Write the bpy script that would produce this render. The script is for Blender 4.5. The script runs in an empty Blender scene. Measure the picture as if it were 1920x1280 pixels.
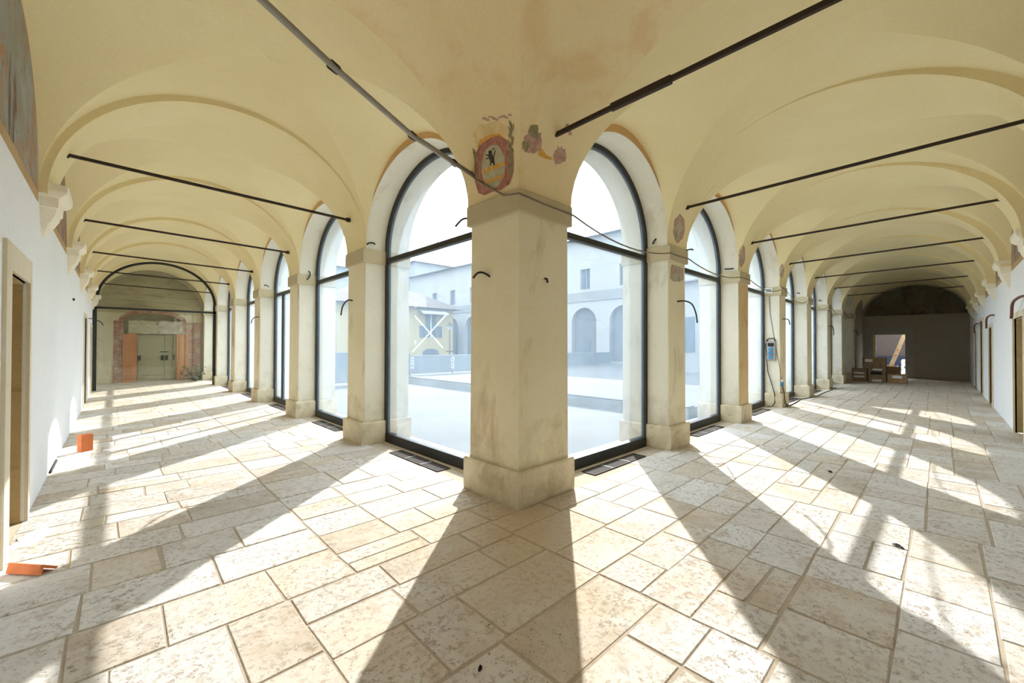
import bpy, bmesh, math, random
from mathutils import Vector, Matrix
from mathutils.bvhtree import BVHTree
random.seed(7)
scene = bpy.context.scene
COL = scene.collection

# ------------------------------------------------------------------ camera
CAM = Vector((-2.6498, -2.6672, 1.5))
FPX = 772.2
_a, _t, _r = math.radians(43.8821), math.radians(0.5369), math.radians(0.1363)
FW = Vector((math.sin(_a)*math.cos(_t), math.cos(_a)*math.cos(_t), math.sin(_t)))
_rt = Vector((math.cos(_a), -math.sin(_a), 0)); _up = _rt.cross(FW)
RT = _rt*math.cos(_r) + _up*math.sin(_r)
UP = -_rt*math.sin(_r) + _up*math.cos(_r)
cam = bpy.data.cameras.new('camera'); cam.lens = FPX/1920*36; cam.sensor_width = 36; cam.clip_end = 400
co = bpy.data.objects.new('camera', cam); COL.objects.link(co)
m = Matrix.Identity(4)
for i in range(3):
    m[i][0] = RT[i]; m[i][1] = UP[i]; m[i][2] = -FW[i]; m[i][3] = CAM[i]
co.matrix_world = m
scene.camera = co

# ------------------------------------------------------------------ light
w = bpy.data.worlds.new('sky'); scene.world = w; w.use_nodes = True
bg = w.node_tree.nodes['Background']
bg.inputs[0].default_value = (0.80, 0.91, 1.0, 1); bg.inputs[1].default_value = 2.5
SUN_DIR = Vector((0.764, 0.645, 0.675)).normalized()      # towards the sun
sl = bpy.data.lights.new('sun', 'SUN'); sl.energy = 3.8; sl.angle = math.radians(0.55); sl.color = (1.0, 0.965, 0.91)
so = bpy.data.objects.new('sun', sl); COL.objects.link(so)
so.rotation_euler = SUN_DIR.to_track_quat('Z', 'Y').to_euler(); so.location = (12, 10, 14)
vs = scene.view_settings
vs.view_transform = 'Standard'; vs.look = 'None'; vs.gamma = 1; vs.use_curve_mapping = False
vs.exposure = 1.39
scene.cycles.max_bounces = 12; scene.cycles.diffuse_bounces = 6
scene.cycles.transparent_max_bounces = 24
scene.cycles.use_denoising = True

# ------------------------------------------------------------------ materials
class NT:
    def __init__(s, name):
        s.m = bpy.data.materials.new(name); s.m.use_nodes = True
        s.t = s.m.node_tree; s.t.nodes.clear()
        s.out = s.n('ShaderNodeOutputMaterial')
    def n(s, typ, **kw):
        x = s.t.nodes.new(typ)
        for k, v in kw.items(): setattr(x, k, v)
        return x
    def l(s, a, b): s.t.links.new(a, b)
    def pos(s, scale=(1, 1, 1)):
        g = s.n('ShaderNodeNewGeometry'); mp = s.n('ShaderNodeMapping')
        mp.inputs['Scale'].default_value = scale
        s.l(g.outputs['Position'], mp.inputs['Vector']); return mp.outputs[0]
    def noise(s, vec, scale, detail=5, rough=0.55, dist=0.0):
        x = s.n('ShaderNodeTexNoise'); x.inputs['Scale'].default_value = scale
        x.inputs['Detail'].default_value = detail; x.inputs['Roughness'].default_value = rough
        x.inputs['Distortion'].default_value = dist
        s.l(vec, x.inputs['Vector']); return x.outputs['Fac']
    def ramp(s, fac, a, b, ca=(0, 0, 0), cb=(1, 1, 1)):
        x = s.n('ShaderNodeValToRGB')
        x.color_ramp.elements[0].position = a; x.color_ramp.elements[1].position = b
        x.color_ramp.elements[0].color = (*ca, 1); x.color_ramp.elements[1].color = (*cb, 1)
        s.l(fac, x.inputs[0]); return x.outputs[0]
    def mix(s, fac, a, b, mode='MIX'):
        x = s.n('ShaderNodeMix', data_type='RGBA', blend_type=mode)
        for sock, v in ((x.inputs[0], fac), (x.inputs[6], a), (x.inputs[7], b)):
            if isinstance(v, (int, float)): sock.default_value = v
            elif isinstance(v, tuple): sock.default_value = (*v, 1)
            else: s.l(v, sock)
        return x.outputs[2]
    def math(s, op, a, b=0.0):
        x = s.n('ShaderNodeMath', operation=op)
        for sock, v in ((x.inputs[0], a), (x.inputs[1], b)):
            if isinstance(v, (int, float)): sock.default_value = v
            else: s.l(v, sock)
        return x.outputs[0]
    def bsdf(s, col, rough=0.8, metal=0.0, bump=None, bstr=0.3, bdist=0.01, spec=0.3):
        p = s.n('ShaderNodeBsdfPrincipled')
        if isinstance(col, tuple): p.inputs['Base Color'].default_value = (*col, 1)
        else: s.l(col, p.inputs['Base Color'])
        p.inputs['Roughness'].default_value = rough; p.inputs['Metallic'].default_value = metal
        p.inputs['Specular IOR Level'].default_value = spec
        if bump is not None:
            b = s.n('ShaderNodeBump'); b.inputs['Strength'].default_value = bstr; b.inputs['Distance'].default_value = bdist
            s.l(bump, b.inputs['Height']); s.l(b.outputs[0], p.inputs['Normal'])
        s.l(p.outputs[0], s.out.inputs[0]); return p

def plaster(name, c1, c2, stain=None, amt=0.5, thr=0.62, scale=1.3, sscale=2.6, bstr=0.25, grime=None, stretch=1.0):
    k = NT(name); v = k.pos()
    col = k.mix(k.ramp(k.noise(v, scale, 7, 0.6), 0.3, 0.7), c1, c2)
    fine = k.noise(v, 38, 4, 0.6)
    col = k.mix(0.10, col, k.ramp(fine, 0.3, 0.7, tuple(x*0.6 for x in c1), tuple(min(1, x*1.15) for x in c2)))
    if stain:
        vs_ = k.pos((1, 1, stretch))
        f = k.ramp(k.noise(vs_, sscale, 8, 0.65, 0.4), thr, thr+0.13)
        col = k.mix(k.math('MULTIPLY', f, amt), col, stain)
    if grime:                                          # splash dirt on the foot of the masonry, irregular upper edge
        g = k.n('ShaderNodeNewGeometry'); sp = k.n('ShaderNodeSeparateXYZ'); k.l(g.outputs['Position'], sp.inputs[0])
        h = k.math('SUBTRACT', k.math('MULTIPLY', k.noise(v, 3.5, 6, 0.65), 2.2), k.math('MULTIPLY', sp.outputs[2], 1.1))
        col = k.mix(k.math('MULTIPLY', k.ramp(h, 0.35, 0.95), 0.55), col, grime)
    k.bsdf(col, 0.88, bump=k.noise(v, 22, 6, 0.65), bstr=bstr, bdist=0.012, spec=0.15)
    return k.m

def plain(name, c, rough=0.6, metal=0.0, var=0.12, scale=8, bstr=0.1, spec=0.3):
    k = NT(name); v = k.pos()
    col = k.mix(k.ramp(k.noise(v, scale, 5), 0.3, 0.7), tuple(x*(1-var) for x in c), tuple(min(1, x*(1+var)) for x in c))
    k.bsdf(col, rough, metal, bump=k.noise(v, scale*5, 4), bstr=bstr, bdist=0.004, spec=spec)
    return k.m

M = {}
M['vault'] = plaster('vault_plaster', (0.78, 0.66, 0.37), (0.83, 0.72, 0.43), (0.74, 0.58, 0.28), 0.35, 0.6, 0.8, 1.1, 0.15)
M['vault_worn'] = plaster('corner_vault_plaster', (0.78, 0.63, 0.35), (0.83, 0.70, 0.43), (0.70, 0.45, 0.21), 0.5, 0.52, 0.8, 1.3, 0.2)
M['pillar'] = plaster('pillar_plaster', (0.76, 0.67, 0.44), (0.82, 0.75, 0.56), (0.52, 0.41, 0.23), 0.7, 0.54, 1.1, 2.0, 0.35, grime=(0.44, 0.37, 0.24), stretch=0.45)
M['base'] = plaster('pillar_base_stone', (0.72, 0.64, 0.44), (0.82, 0.75, 0.58), (0.40, 0.36, 0.23), 0.75, 0.50, 2.2, 3.6, 0.6, grime=(0.52, 0.42, 0.27))
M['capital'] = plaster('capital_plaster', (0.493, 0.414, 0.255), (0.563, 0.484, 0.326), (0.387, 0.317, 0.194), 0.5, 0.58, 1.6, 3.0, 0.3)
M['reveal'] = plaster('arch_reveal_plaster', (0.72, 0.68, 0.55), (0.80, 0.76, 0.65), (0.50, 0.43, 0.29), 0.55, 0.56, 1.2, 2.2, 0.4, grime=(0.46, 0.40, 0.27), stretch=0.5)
M['wallwhite'] = plaster('white_wall_plaster', (0.82, 0.83, 0.83), (0.87, 0.88, 0.88), (0.72, 0.74, 0.74), 0.5, 0.57, 0.7, 1.4, 0.3)
M['endwall'] = plaster('end_wall_plaster', (0.569, 0.511, 0.345), (0.643, 0.582, 0.416), (0.422, 0.358, 0.212), 0.6, 0.55, 0.7, 1.3, 0.3)
M['endwall_dark'] = plaster('grey_end_wall_plaster', (0.330, 0.297, 0.251), (0.383, 0.350, 0.297), (0.290, 0.264, 0.238), 0.4, 0.58, 0.6, 1.2, 0.2)
M['lunette_olive'] = plaster('stained_lunette_plaster', (0.368, 0.328, 0.192), (0.448, 0.400, 0.256), (0.264, 0.240, 0.144), 0.7, 0.5, 0.8, 1.2, 0.3, stretch=2.5)
M['terracotta'] = plaster('ochre_arch_band', (0.62, 0.38, 0.16), (0.70, 0.46, 0.22), (0.55, 0.30, 0.12), 0.5, 0.55, 2, 4, 0.2)
M['border'] = plaster('brown_lunette_border', (0.44, 0.30, 0.15), (0.54, 0.38, 0.20), (0.36, 0.22, 0.11), 0.5, 0.55, 2, 4, 0.2)
M['corbel'] = plaster('corbel_stucco', (0.84, 0.76, 0.58), (0.88, 0.82, 0.67), (0.72, 0.60, 0.40), 0.3, 0.62, 2, 4, 0.2)
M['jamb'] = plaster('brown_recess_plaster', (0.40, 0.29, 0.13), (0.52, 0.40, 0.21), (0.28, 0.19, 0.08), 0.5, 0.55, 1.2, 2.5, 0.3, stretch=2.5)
M['stonetrim'] = plaster('door_surround_stone', (0.68, 0.60, 0.44), (0.76, 0.69, 0.54), (0.50, 0.42, 0.28), 0.5, 0.57, 2, 4, 0.4)
M['iron'] = plain('dark_iron', (0.045, 0.030, 0.022), 0.7, 0.2)
M['frame'] = plain('dark_bronze_frame', (0.040, 0.040, 0.038), 0.45, 0.4, bstr=0.03)
M['black'] = plain('black_rubber', (0.02, 0.02, 0.02), 0.6)
M['conduit'] = plain('grey_conduit', (0.30, 0.28, 0.24), 0.5)
M['cable'] = plain('grey_cable', (0.20, 0.17, 0.13), 0.6)
M['redcable'] = plain('brown_corrugated_conduit', (0.16, 0.06, 0.04), 0.6)
M['white'] = plain('white_paint', (0.82, 0.82, 0.80), 0.6)
M['paper'] = plain('white_paper', (0.86, 0.88, 0.90), 0.8)
M['blue'] = plain('blue_plastic', (0.04, 0.22, 0.42), 0.4)
M['grey'] = plain('grey_plastic', (0.330, 0.330, 0.324), 0.5)
M['cardboard'] = plain('brown_cardboard', (0.30, 0.21, 0.13), 0.85, var=0.2)
M['cardboard2'] = plain('warm_cardboard', (0.38, 0.24, 0.13), 0.85, var=0.2)
M['wood'] = plain('raw_wood', (0.62, 0.47, 0.30), 0.75, var=0.2, scale=6)
M['orangewood'] = plaster('orange_board', (0.432, 0.178, 0.060), (0.490, 0.224, 0.090), (0.360, 0.139, 0.042), 0.5, 0.55, 2, 5, 0.2, stretch=0.15)
M['doorpaint'] = plain('olive_door_paint', (0.330, 0.301, 0.172), 0.55, var=0.06)
M['cloth'] = plain('crumpled_beige_cloth', (0.435, 0.398, 0.270), 0.9, var=0.12)
M['cloth2'] = plain('pale_crumpled_cloth', (0.465, 0.420, 0.330), 0.9, var=0.10)
M['clay'] = plain('orange_clay', (0.62, 0.19, 0.07), 0.85, var=0.12, scale=14)
M['clay_in'] = plain('dark_clay_hollow', (0.30, 0.08, 0.03), 0.9)
M['sandy_ochre'] = plaster('sandy_mortar', (0.60, 0.50, 0.36), (0.66, 0.56, 0.42), (0.50, 0.40, 0.27), 0.5, 0.55, 3, 7, 0.4)
M['mortar'] = plaster('joint_mortar', (0.42, 0.345, 0.26), (0.52, 0.44, 0.34), (0.36, 0.28, 0.20), 0.5, 0.55, 3, 9, 0.5)
M['pit'] = plain('dark_grate_pit', (0.05, 0.04, 0.03), 0.9)
M['leaf'] = plain('dark_green_leaf', (0.035, 0.11, 0.05), 0.6, var=0.35, scale=20)
M['stem'] = plain('brown_stem', (0.16, 0.10, 0.06), 0.8)
M['plastic_sheet'] = plain('white_plastic_sheet', (0.80, 0.82, 0.86), 0.35)
M['darkblue'] = plain('dark_blue_sheet', (0.03, 0.035, 0.06), 0.6)
M['brownwall'] = plain('dark_brown_wall', (0.10, 0.075, 0.065), 0.9)
M['courtyard'] = plaster('courtyard_paving', (0.111, 0.107, 0.099), (0.138, 0.134, 0.126), (0.091, 0.087, 0.079), 0.5, 0.55, 0.5, 1.5, 0.3)
M['step'] = plain('step_stone', (0.240, 0.240, 0.234), 0.85)
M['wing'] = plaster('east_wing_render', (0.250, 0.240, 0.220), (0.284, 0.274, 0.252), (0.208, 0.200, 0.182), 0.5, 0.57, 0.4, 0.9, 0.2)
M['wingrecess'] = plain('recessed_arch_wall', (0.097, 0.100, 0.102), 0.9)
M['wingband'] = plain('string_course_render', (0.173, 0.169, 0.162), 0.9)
M['shutter'] = plain('grey_shutter', (0.06, 0.075, 0.09), 0.7)
M['yellow'] = plain('yellow_house_render', (0.325, 0.258, 0.125), 0.9)
M['pale'] = plain('pale_house_render', (0.237, 0.237, 0.231), 0.9)
M['awning'] = plain('white_awning_cloth', (0.321, 0.321, 0.314), 0.8)
M['fencepanel'] = plain('grey_fence_sheet', (0.168, 0.186, 0.198), 0.8)

def tilemat():
    k = NT('clay_roof_tiles'); v = k.pos()
    wv = k.n('ShaderNodeTexWave', wave_type='BANDS', bands_direction='X'); wv.inputs['Scale'].default_value = 1.6
    k.l(v, wv.inputs['Vector'])
    wy = k.n('ShaderNodeTexWave', wave_type='BANDS', bands_direction='Y'); wy.inputs['Scale'].default_value = 0.9
    k.l(v, wy.inputs['Vector'])
    c = k.mix(k.ramp(k.noise(v, 3), 0.3, 0.7), (0.11, 0.085, 0.07), (0.18, 0.14, 0.12))
    c = k.mix(k.math('MULTIPLY', k.ramp(wv.outputs['Fac'], 0.0, 0.45, (1, 1, 1), (0, 0, 0)), 0.7), c, (0.05, 0.04, 0.035))
    c = k.mix(k.math('MULTIPLY', k.ramp(wy.outputs['Fac'], 0.0, 0.3, (1, 1, 1), (0, 0, 0)), 0.5), c, (0.05, 0.04, 0.035))
    k.bsdf(c, 0.9, bump=wv.outputs['Fac'], bstr=0.6, bdist=0.05); return k.m
M['tiles'] = tilemat()

def slabmat():
    k = NT('travertine_slab'); v = k.pos()
    oi = k.n('ShaderNodeObjectInfo')
    base = k.n('ShaderNodeValToRGB'); e = base.color_ramp.elements
    e[0].position = 0; e[0].color = (0.46, 0.405, 0.34, 1); e[1].position = 1; e[1].color = (0.73, 0.71, 0.67, 1)
    x = e.new(0.22); x.color = (0.60, 0.50, 0.37, 1); x = e.new(0.42); x.color = (0.64, 0.58, 0.50, 1); x = e.new(0.65); x.color = (0.60, 0.56, 0.51, 1)
    k.l(oi.outputs['Random'], base.inputs[0])
    off = k.n('ShaderNodeVectorMath', operation='ADD'); sc = k.n('ShaderNodeVectorMath', operation='SCALE')
    cmb = k.n('ShaderNodeCombineXYZ')
    for i in range(3): k.l(oi.outputs['Random'], cmb.inputs[i])
    k.l(cmb.outputs[0], sc.inputs[0]); sc.inputs['Scale'].default_value = 57
    k.l(v, off.inputs[0]); k.l(sc.outputs[0], off.inputs[1]); v2 = off.outputs[0]
    c = k.mix(k.ramp(k.noise(v2, 2.6, 7, 0.62, 0.3), 0.38, 0.72), base.outputs[0], (0.70, 0.67, 0.62))
    blot = k.ramp(k.noise(v2, 5.5, 8, 0.7, 0.5), 0.52, 0.70)
    c = k.mix(k.math('MULTIPLY', blot, 0.62), c, (0.44, 0.32, 0.22))
    pitn = k.noise(v2, 26, 6, 0.75)
    patch = k.ramp(k.noise(v2, 2.8, 4), 0.36, 0.62)
    pit = k.math('MULTIPLY', k.ramp(pitn, 0.52, 0.61), k.math('ADD', k.math('MULTIPLY', patch, 0.60), 0.25))
    c = k.mix(pit, c, (0.33, 0.25, 0.18))
    gp = k.n('ShaderNodeNewGeometry'); vd = k.n('ShaderNodeVectorMath', operation='DISTANCE'); vd.inputs[1].default_value = (-0.4, -0.45, 0)
    k.l(gp.outputs['Position'], vd.inputs[0])                     # ochre tint around the corner pillar, fading with distance
    sandy_ochre = k.ramp(k.math('SUBTRACT', k.math('MULTIPLY', k.noise(v, 1.1, 5, 0.6), 1.6), k.math('MULTIPLY', vd.outputs['Value'], 0.42)), 0.05, 0.62)
    c = k.mix(k.math('MULTIPLY', sandy_ochre, 0.55), c, (0.60, 0.44, 0.25))
    dot = k.ramp(k.noise(v2, 62, 2, 0.5), 0.68, 0.72)
    c = k.mix(k.math('MULTIPLY', dot, 0.85), c, (0.14, 0.10, 0.07))
    bmp = k.math('SUBTRACT', k.noise(v2, 14, 6, 0.65), k.math('MULTIPLY', pit, 0.8))
    k.bsdf(c, 0.72, bump=bmp, bstr=0.5, bdist=0.006, spec=0.25); return k.m
M['slab'] = slabmat()

def fresco(name, cols, scale=2.2, stretch=(1, 1, 0.7)):
    k = NT(name); v = k.pos(stretch)
    c = k.mix(k.ramp(k.noise(v, scale, 7, 0.6, 0.8), 0.35, 0.62), cols[0], cols[1])
    c = k.mix(k.ramp(k.noise(k.pos((1.3, 1.3, 0.7)), scale*1.3, 6, 0.6, 1.2), 0.50, 0.62), c, cols[2])
    c = k.mix(k.ramp(k.noise(k.pos((0.8, 0.8, 0.6)), scale*0.9, 6, 0.65, 0.6), 0.56, 0.66), c, cols[3])
    c = k.mix(k.math('MULTIPLY', k.ramp(k.noise(v, scale*5, 5, 0.6), 0.58, 0.72), 0.6), c, tuple(x*0.35 for x in cols[0]))
    k.bsdf(c, 0.9, bump=k.noise(v, 20, 4), bstr=0.15, bdist=0.006, spec=0.1); return k.m
M['fresco'] = fresco('faded_fresco', ((0.30, 0.28, 0.20), (0.36, 0.36, 0.33), (0.42, 0.25, 0.15), (0.15, 0.10, 0.08)))
M['fresco_warm'] = fresco('brown_fresco', ((0.28, 0.20, 0.14), (0.36, 0.28, 0.20), (0.34, 0.16, 0.12), (0.14, 0.09, 0.07)), 3)
M['fresco_dark'] = fresco('blackened_fresco', ((0.10, 0.085, 0.055), (0.17, 0.14, 0.09), (0.14, 0.15, 0.12), (0.06, 0.04, 0.03)), 1.4)
M['p_red'] = fresco('faded_red_paint', ((0.36, 0.14, 0.11), (0.44, 0.20, 0.15), (0.48, 0.28, 0.20), (0.26, 0.10, 0.09)), 16)
M['p_field'] = plain('grey_green_paint', (0.46, 0.42, 0.27), 0.9, var=0.18, scale=14)
M['p_orange'] = plain('orange_paint', (0.66, 0.36, 0.08), 0.9, var=0.2, scale=25)
M['p_black'] = plain('black_paint', (0.06, 0.055, 0.04), 0.9)
M['p_green'] = plain('olive_paint', (0.26, 0.24, 0.12), 0.9, var=0.3, scale=30)
M['p_purple'] = plain('faded_purple_paint', (0.46, 0.29, 0.22), 0.9, var=0.3, scale=20)
M['p_grey'] = fresco('grey_green_figure_paint', ((0.42, 0.40, 0.28), (0.48, 0.45, 0.33), (0.46, 0.30, 0.24), (0.30, 0.26, 0.18)), 9)

def brickmat():
    k = NT('old_brickwork'); g = k.n('ShaderNodeNewGeometry'); sp = k.n('ShaderNodeSeparateXYZ'); k.l(g.outputs['Position'], sp.inputs[0])
    cm = k.n('ShaderNodeCombineXYZ'); k.l(sp.outputs[0], cm.inputs[0]); k.l(sp.outputs[2], cm.inputs[1])
    b = k.n('ShaderNodeTexBrick'); k.l(cm.outputs[0], b.inputs['Vector'])
    b.inputs['Color1'].default_value = (0.27, 0.075, 0.05, 1); b.inputs['Color2'].default_value = (0.38, 0.15, 0.09, 1)
    b.inputs['Mortar'].default_value = (0.34, 0.28, 0.20, 1); b.inputs['Scale'].default_value = 1
    b.inputs['Brick Width'].default_value = 0.26; b.inputs['Row Height'].default_value = 0.075; b.inputs['Mortar Size'].default_value = 0.012
    v = k.pos()
    c = k.mix(k.ramp(k.noise(v, 3.2, 7, 0.7), 0.47, 0.64), b.outputs['Color'], (0.44, 0.36, 0.25))
    k.bsdf(c, 0.9, bump=b.outputs['Fac'], bstr=-0.5, bdist=0.01); return k.m
M['brick'] = brickmat()

def glassmat():
    k = NT('dusty_glass'); v = k.pos()
    tr = k.n('ShaderNodeBsdfTransparent'); tr.inputs[0].default_value = (0.97, 0.985, 1, 1)
    gl = k.n('ShaderNodeBsdfGlossy'); gl.inputs['Roughness'].default_value = 0.02; gl.inputs[0].default_value = (1, 1, 1, 1)
    du = k.n('ShaderNodeBsdfTranslucent'); du.inputs[0].default_value = (0.42, 0.60, 0.80, 1)
    df = k.n('ShaderNodeBsdfDiffuse'); df.inputs[0].default_value = (0.80, 0.88, 0.95, 1)
    dd = k.n('ShaderNodeMixShader'); dd.inputs[0].default_value = 0.3; k.l(du.outputs[0], dd.inputs[1]); k.l(df.outputs[0], dd.inputs[2])
    lo = k.noise(k.pos((1, 1, 0.5)), 1.6, 6, 0.6)
    sp = k.ramp(k.noise(v, 60, 3, 0.6), 0.70, 0.76)
    st = k.ramp(k.noise(k.pos((1, 1, 0.12)), 7, 6, 0.6), 0.5, 0.8)
    f = k.math('ADD', k.math('ADD', k.math('MULTIPLY', lo, 0.12), 0.055), k.math('ADD', k.math('MULTIPLY', sp, 0.22), k.math('MULTIPLY', st, 0.06)))
    m1 = k.n('ShaderNodeMixShader'); k.l(f, m1.inputs[0]); k.l(tr.outputs[0], m1.inputs[1]); k.l(dd.outputs[0], m1.inputs[2])
    m2 = k.n('ShaderNodeMixShader'); m2.inputs[0].default_value = 0.03
    k.l(m1.outputs[0], m2.inputs[1]); k.l(gl.outputs[0], m2.inputs[2]); k.l(m2.outputs[0], k.out.inputs[0]); return k.m
M['glass'] = glassmat()
def clearglass():
    k = NT('clear_glass')
    tr = k.n('ShaderNodeBsdfTransparent'); tr.inputs[0].default_value = (0.97, 0.97, 0.94, 1)
    gl = k.n('ShaderNodeBsdfGlossy'); gl.inputs['Roughness'].default_value = 0.02
    m2 = k.n('ShaderNodeMixShader'); m2.inputs[0].default_value = 0.05
    k.l(tr.outputs[0], m2.inputs[1]); k.l(gl.outputs[0], m2.inputs[2]); k.l(m2.outputs[0], k.out.inputs[0]); return k.m
M['glass2'] = clearglass()
def tapemat():
    k = NT('translucent_tape')
    tr = k.n('ShaderNodeBsdfTransparent'); du = k.n('ShaderNodeBsdfTranslucent'); du.inputs[0].default_value = (0.9, 0.94, 1, 1)
    m2 = k.n('ShaderNodeMixShader'); m2.inputs[0].default_value = 0.12
    k.l(tr.outputs[0], m2.inputs[1]); k.l(du.outputs[0], m2.inputs[2]); k.l(m2.outputs[0], k.out.inputs[0]); return k.m
M['tape'] = tapemat()

# ------------------------------------------------------------------ helpers
WLOC = {}
def link(o, parent=None, loc=(0, 0, 0)):
    COL.objects.link(o)
    if parent is not None: o.parent = parent
    WLOC[o.name] = Vector(loc)
    return o
def tag(o, label=None, cat=None, group=None, kind=None):
    if label: o['label'] = label
    if cat: o['category'] = cat
    if group: o['group'] = group
    if kind: o['kind'] = kind
    return o
def thing(name, loc, label=None, cat=None, group=None, kind=None):
    o = bpy.data.objects.new(name, None); o.empty_display_size = 0.1; o.location = loc
    link(o, None, loc); return tag(o, label, cat, group, kind)

class MB:
    def __init__(s): s.v = []; s.f = []; s.sm = []
    def add(s, vs_, fs, smooth=False):
        b = len(s.v); s.v += [tuple(p) for p in vs_]
        for f in fs: s.f.append(tuple(i+b for i in f)); s.sm.append(smooth)
        return s
    def box(s, x0, x1, y0, y1, z0, z1):
        return s.add([(x0, y0, z0), (x1, y0, z0), (x1, y1, z0), (x0, y1, z0), (x0, y0, z1), (x1, y0, z1), (x1, y1, z1), (x0, y1, z1)],
                     [(3, 2, 1, 0), (4, 5, 6, 7), (0, 1, 5, 4), (1, 2, 6, 5), (2, 3, 7, 6), (3, 0, 4, 7)])
    def obox(s, c, ax, ay, az):       # oriented box: centre, half-axis vectors
        c, ax, ay, az = map(Vector, (c, ax, ay, az))
        return s.add([c-ax-ay-az, c+ax-ay-az, c+ax+ay-az, c-ax+ay-az, c-ax-ay+az, c+ax-ay+az, c+ax+ay+az, c-ax+ay+az],
                     [(3, 2, 1, 0), (4, 5, 6, 7), (0, 1, 5, 4), (1, 2, 6, 5), (2, 3, 7, 6), (3, 0, 4, 7)])
    def loft(s, rings, smooth=False, caps=True, closed=True):
        n = len(rings[0]); b = []
        for r in rings: b += list(r)
        f = []
        for i in range(len(rings)-1):
            for j in range(n if closed else n-1):
                k = (j+1) % n
                f.append((i*n+j, i*n+k, (i+1)*n+k, (i+1)*n+j))
        if caps and closed:
            f.append(tuple(range(n-1, -1, -1))); f.append(tuple((len(rings)-1)*n+j for j in range(n)))
        return s.add(b, f, smooth)
    def tube(s, pts, r, n=8, smooth=True):
        pts = [Vector(p) for p in pts]; rings = []
        up = Vector((0, 0, 1))
        for i, p in enumerate(pts):
            d = (pts[min(i+1, len(pts)-1)] - pts[max(i-1, 0)]).normalized()
            a = d.cross(up)
            if a.length < 1e-3: a = d.cross(Vector((1, 0, 0)))
            a.normalize(); b = a.cross(d)
            rr = r[i] if isinstance(r, (list, tuple)) else r
            rings.append([p + a*rr*math.cos(q*2*math.pi/n) + b*rr*math.sin(q*2*math.pi/n) for q in range(n)])
        return s.loft(rings, smooth)
    def prism(s, poly, axis, d0, d1):  # poly of 2D points, extruded along axis
        def P(a, b, d):
            return {'x': (d, a, b), 'y': (a, d, b), 'z': (a, b, d)}[axis]
        return s.loft([[P(a, b, d0) for a, b in poly], [P(a, b, d1) for a, b in poly]])
    def build(s, name, mat, parent=None, loc=None, kind=None):
        if parent is not None: o_ = WLOC[parent.name]
        elif loc is not None: o_ = Vector(loc)
        else:
            xs = [p[0] for p in s.v]; ys = [p[1] for p in s.v]; zs = [p[2] for p in s.v]
            o_ = Vector(((min(xs)+max(xs))/2, (min(ys)+max(ys))/2, min(zs)))
        me = bpy.data.meshes.new(name)
        me.from_pydata([(p[0]-o_.x, p[1]-o_.y, p[2]-o_.z) for p in s.v], [], s.f)
        me.polygons.foreach_set('use_smooth', s.sm)
        bm = bmesh.new(); bm.from_mesh(me); bmesh.ops.recalc_face_normals(bm, faces=bm.faces); bm.to_mesh(me); bm.free()
        me.materials.append(M[mat] if isinstance(mat, str) else mat)
        o = bpy.data.objects.new(name, me)
        if parent is None: o.location = o_
        link(o, parent, o_)
        if kind: o['kind'] = kind
        return o
def B(*a): return MB().box(*a)
def P(arm, s, d, z):                     # s along the gallery, d towards the courtyard
    return (d, s, z) if arm == 'L' else (s, d, z)
def abox(mb, arm, s0, s1, d0, d1, z0, z1):
    return mb.box(d0, d1, s0, s1, z0, z1) if arm == 'L' else mb.box(s0, s1, d0, d1, z0, z1)

# ------------------------------------------------------------------ dimensions
S = 2.96                                  # springing height
XW, YW = -3.20, -3.57                     # back wall planes of the two galleries
DF, DW0, DW1 = 0.05, 0.38, 0.45           # wall face, window frame depth
DOUT = 0.80
RC = 1.47                                 # vault crown rise
RT_ = 1.41                                # transverse arch rise
RW = {'L': 1.20, 'R': 1.25}               # rise of the wall arches
RI = {'L': 1.11, 'R': 1.15}               # rise of the window intrados
PIL = {'L': [(-0.0, 0.82), (3.31, 4.02), (6.43, 7.13), (9.60, 10.28), (12.73, 13.42), (15.87, 16.57), (19.0, 19.5)],
       'R': [(-0.0, 0.83), (3.06, 3.71), (6.05, 6.71), (9.02, 9.66), (12.02, 12.70), (15.17, 15.86), (18.17, 18.86), (21.2, 21.9)]}
YE, XE = 19.5, 24.2
ZTOP = 5.2

# ------------------------------------------------------------------ floor
floor = B(-3.25, 24.25, -3.6, 0.38, -0.16, -0.005)
floor.box(-3.25, 0.38, 0.38, 19.55, -0.16, -0.005)
floor = floor.build('floor', 'mortar'); tag(floor, kind='structure')
def split_rows(x0, x1, y0, y1, out):
    y = y0
    while y < y1 - 0.02:
        h = random.choice((0.30, 0.34, 0.37, 0.41, 0.46))
        if y1 - y - h < 0.22: h = y1 - y
        x = x0
        while x < x1 - 0.02:
            l = random.uniform(0.33, 0.72)
            if x1 - x - l < 0.3: l = x1 - x
            if l > 0.55 and random.random() < 0.12:
                q = h*random.uniform(0.42, 0.58)
                out.append((x, x+l, y, y+q)); out.append((x, x+l, y+q, y+h))
            else: out.append((x, x+l, y, y+h))
            x += l
        y += h
slabs = []
xb = [-3.22, -1.9, -0.35, 2.1, 4.4, 7.3, 10.0, 13.2, 16.5, 20.0, 24.22]
for i in range(len(xb)-1): split_rows(xb[i], xb[i+1], -3.58, 0.10 if xb[i] > 0.0 else 0.0, slabs)
yb = [0.0, 2.4, 5.1, 8.0, 12.0, 16.0, 19.52]
for i in range(len(yb)-1):
    split_rows(-3.22, -1.5 if i < 2 else -1.2, yb[i], yb[i+1], slabs); split_rows(-1.5 if i < 2 else -1.2, 0.10, yb[i], yb[i+1], slabs)
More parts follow.
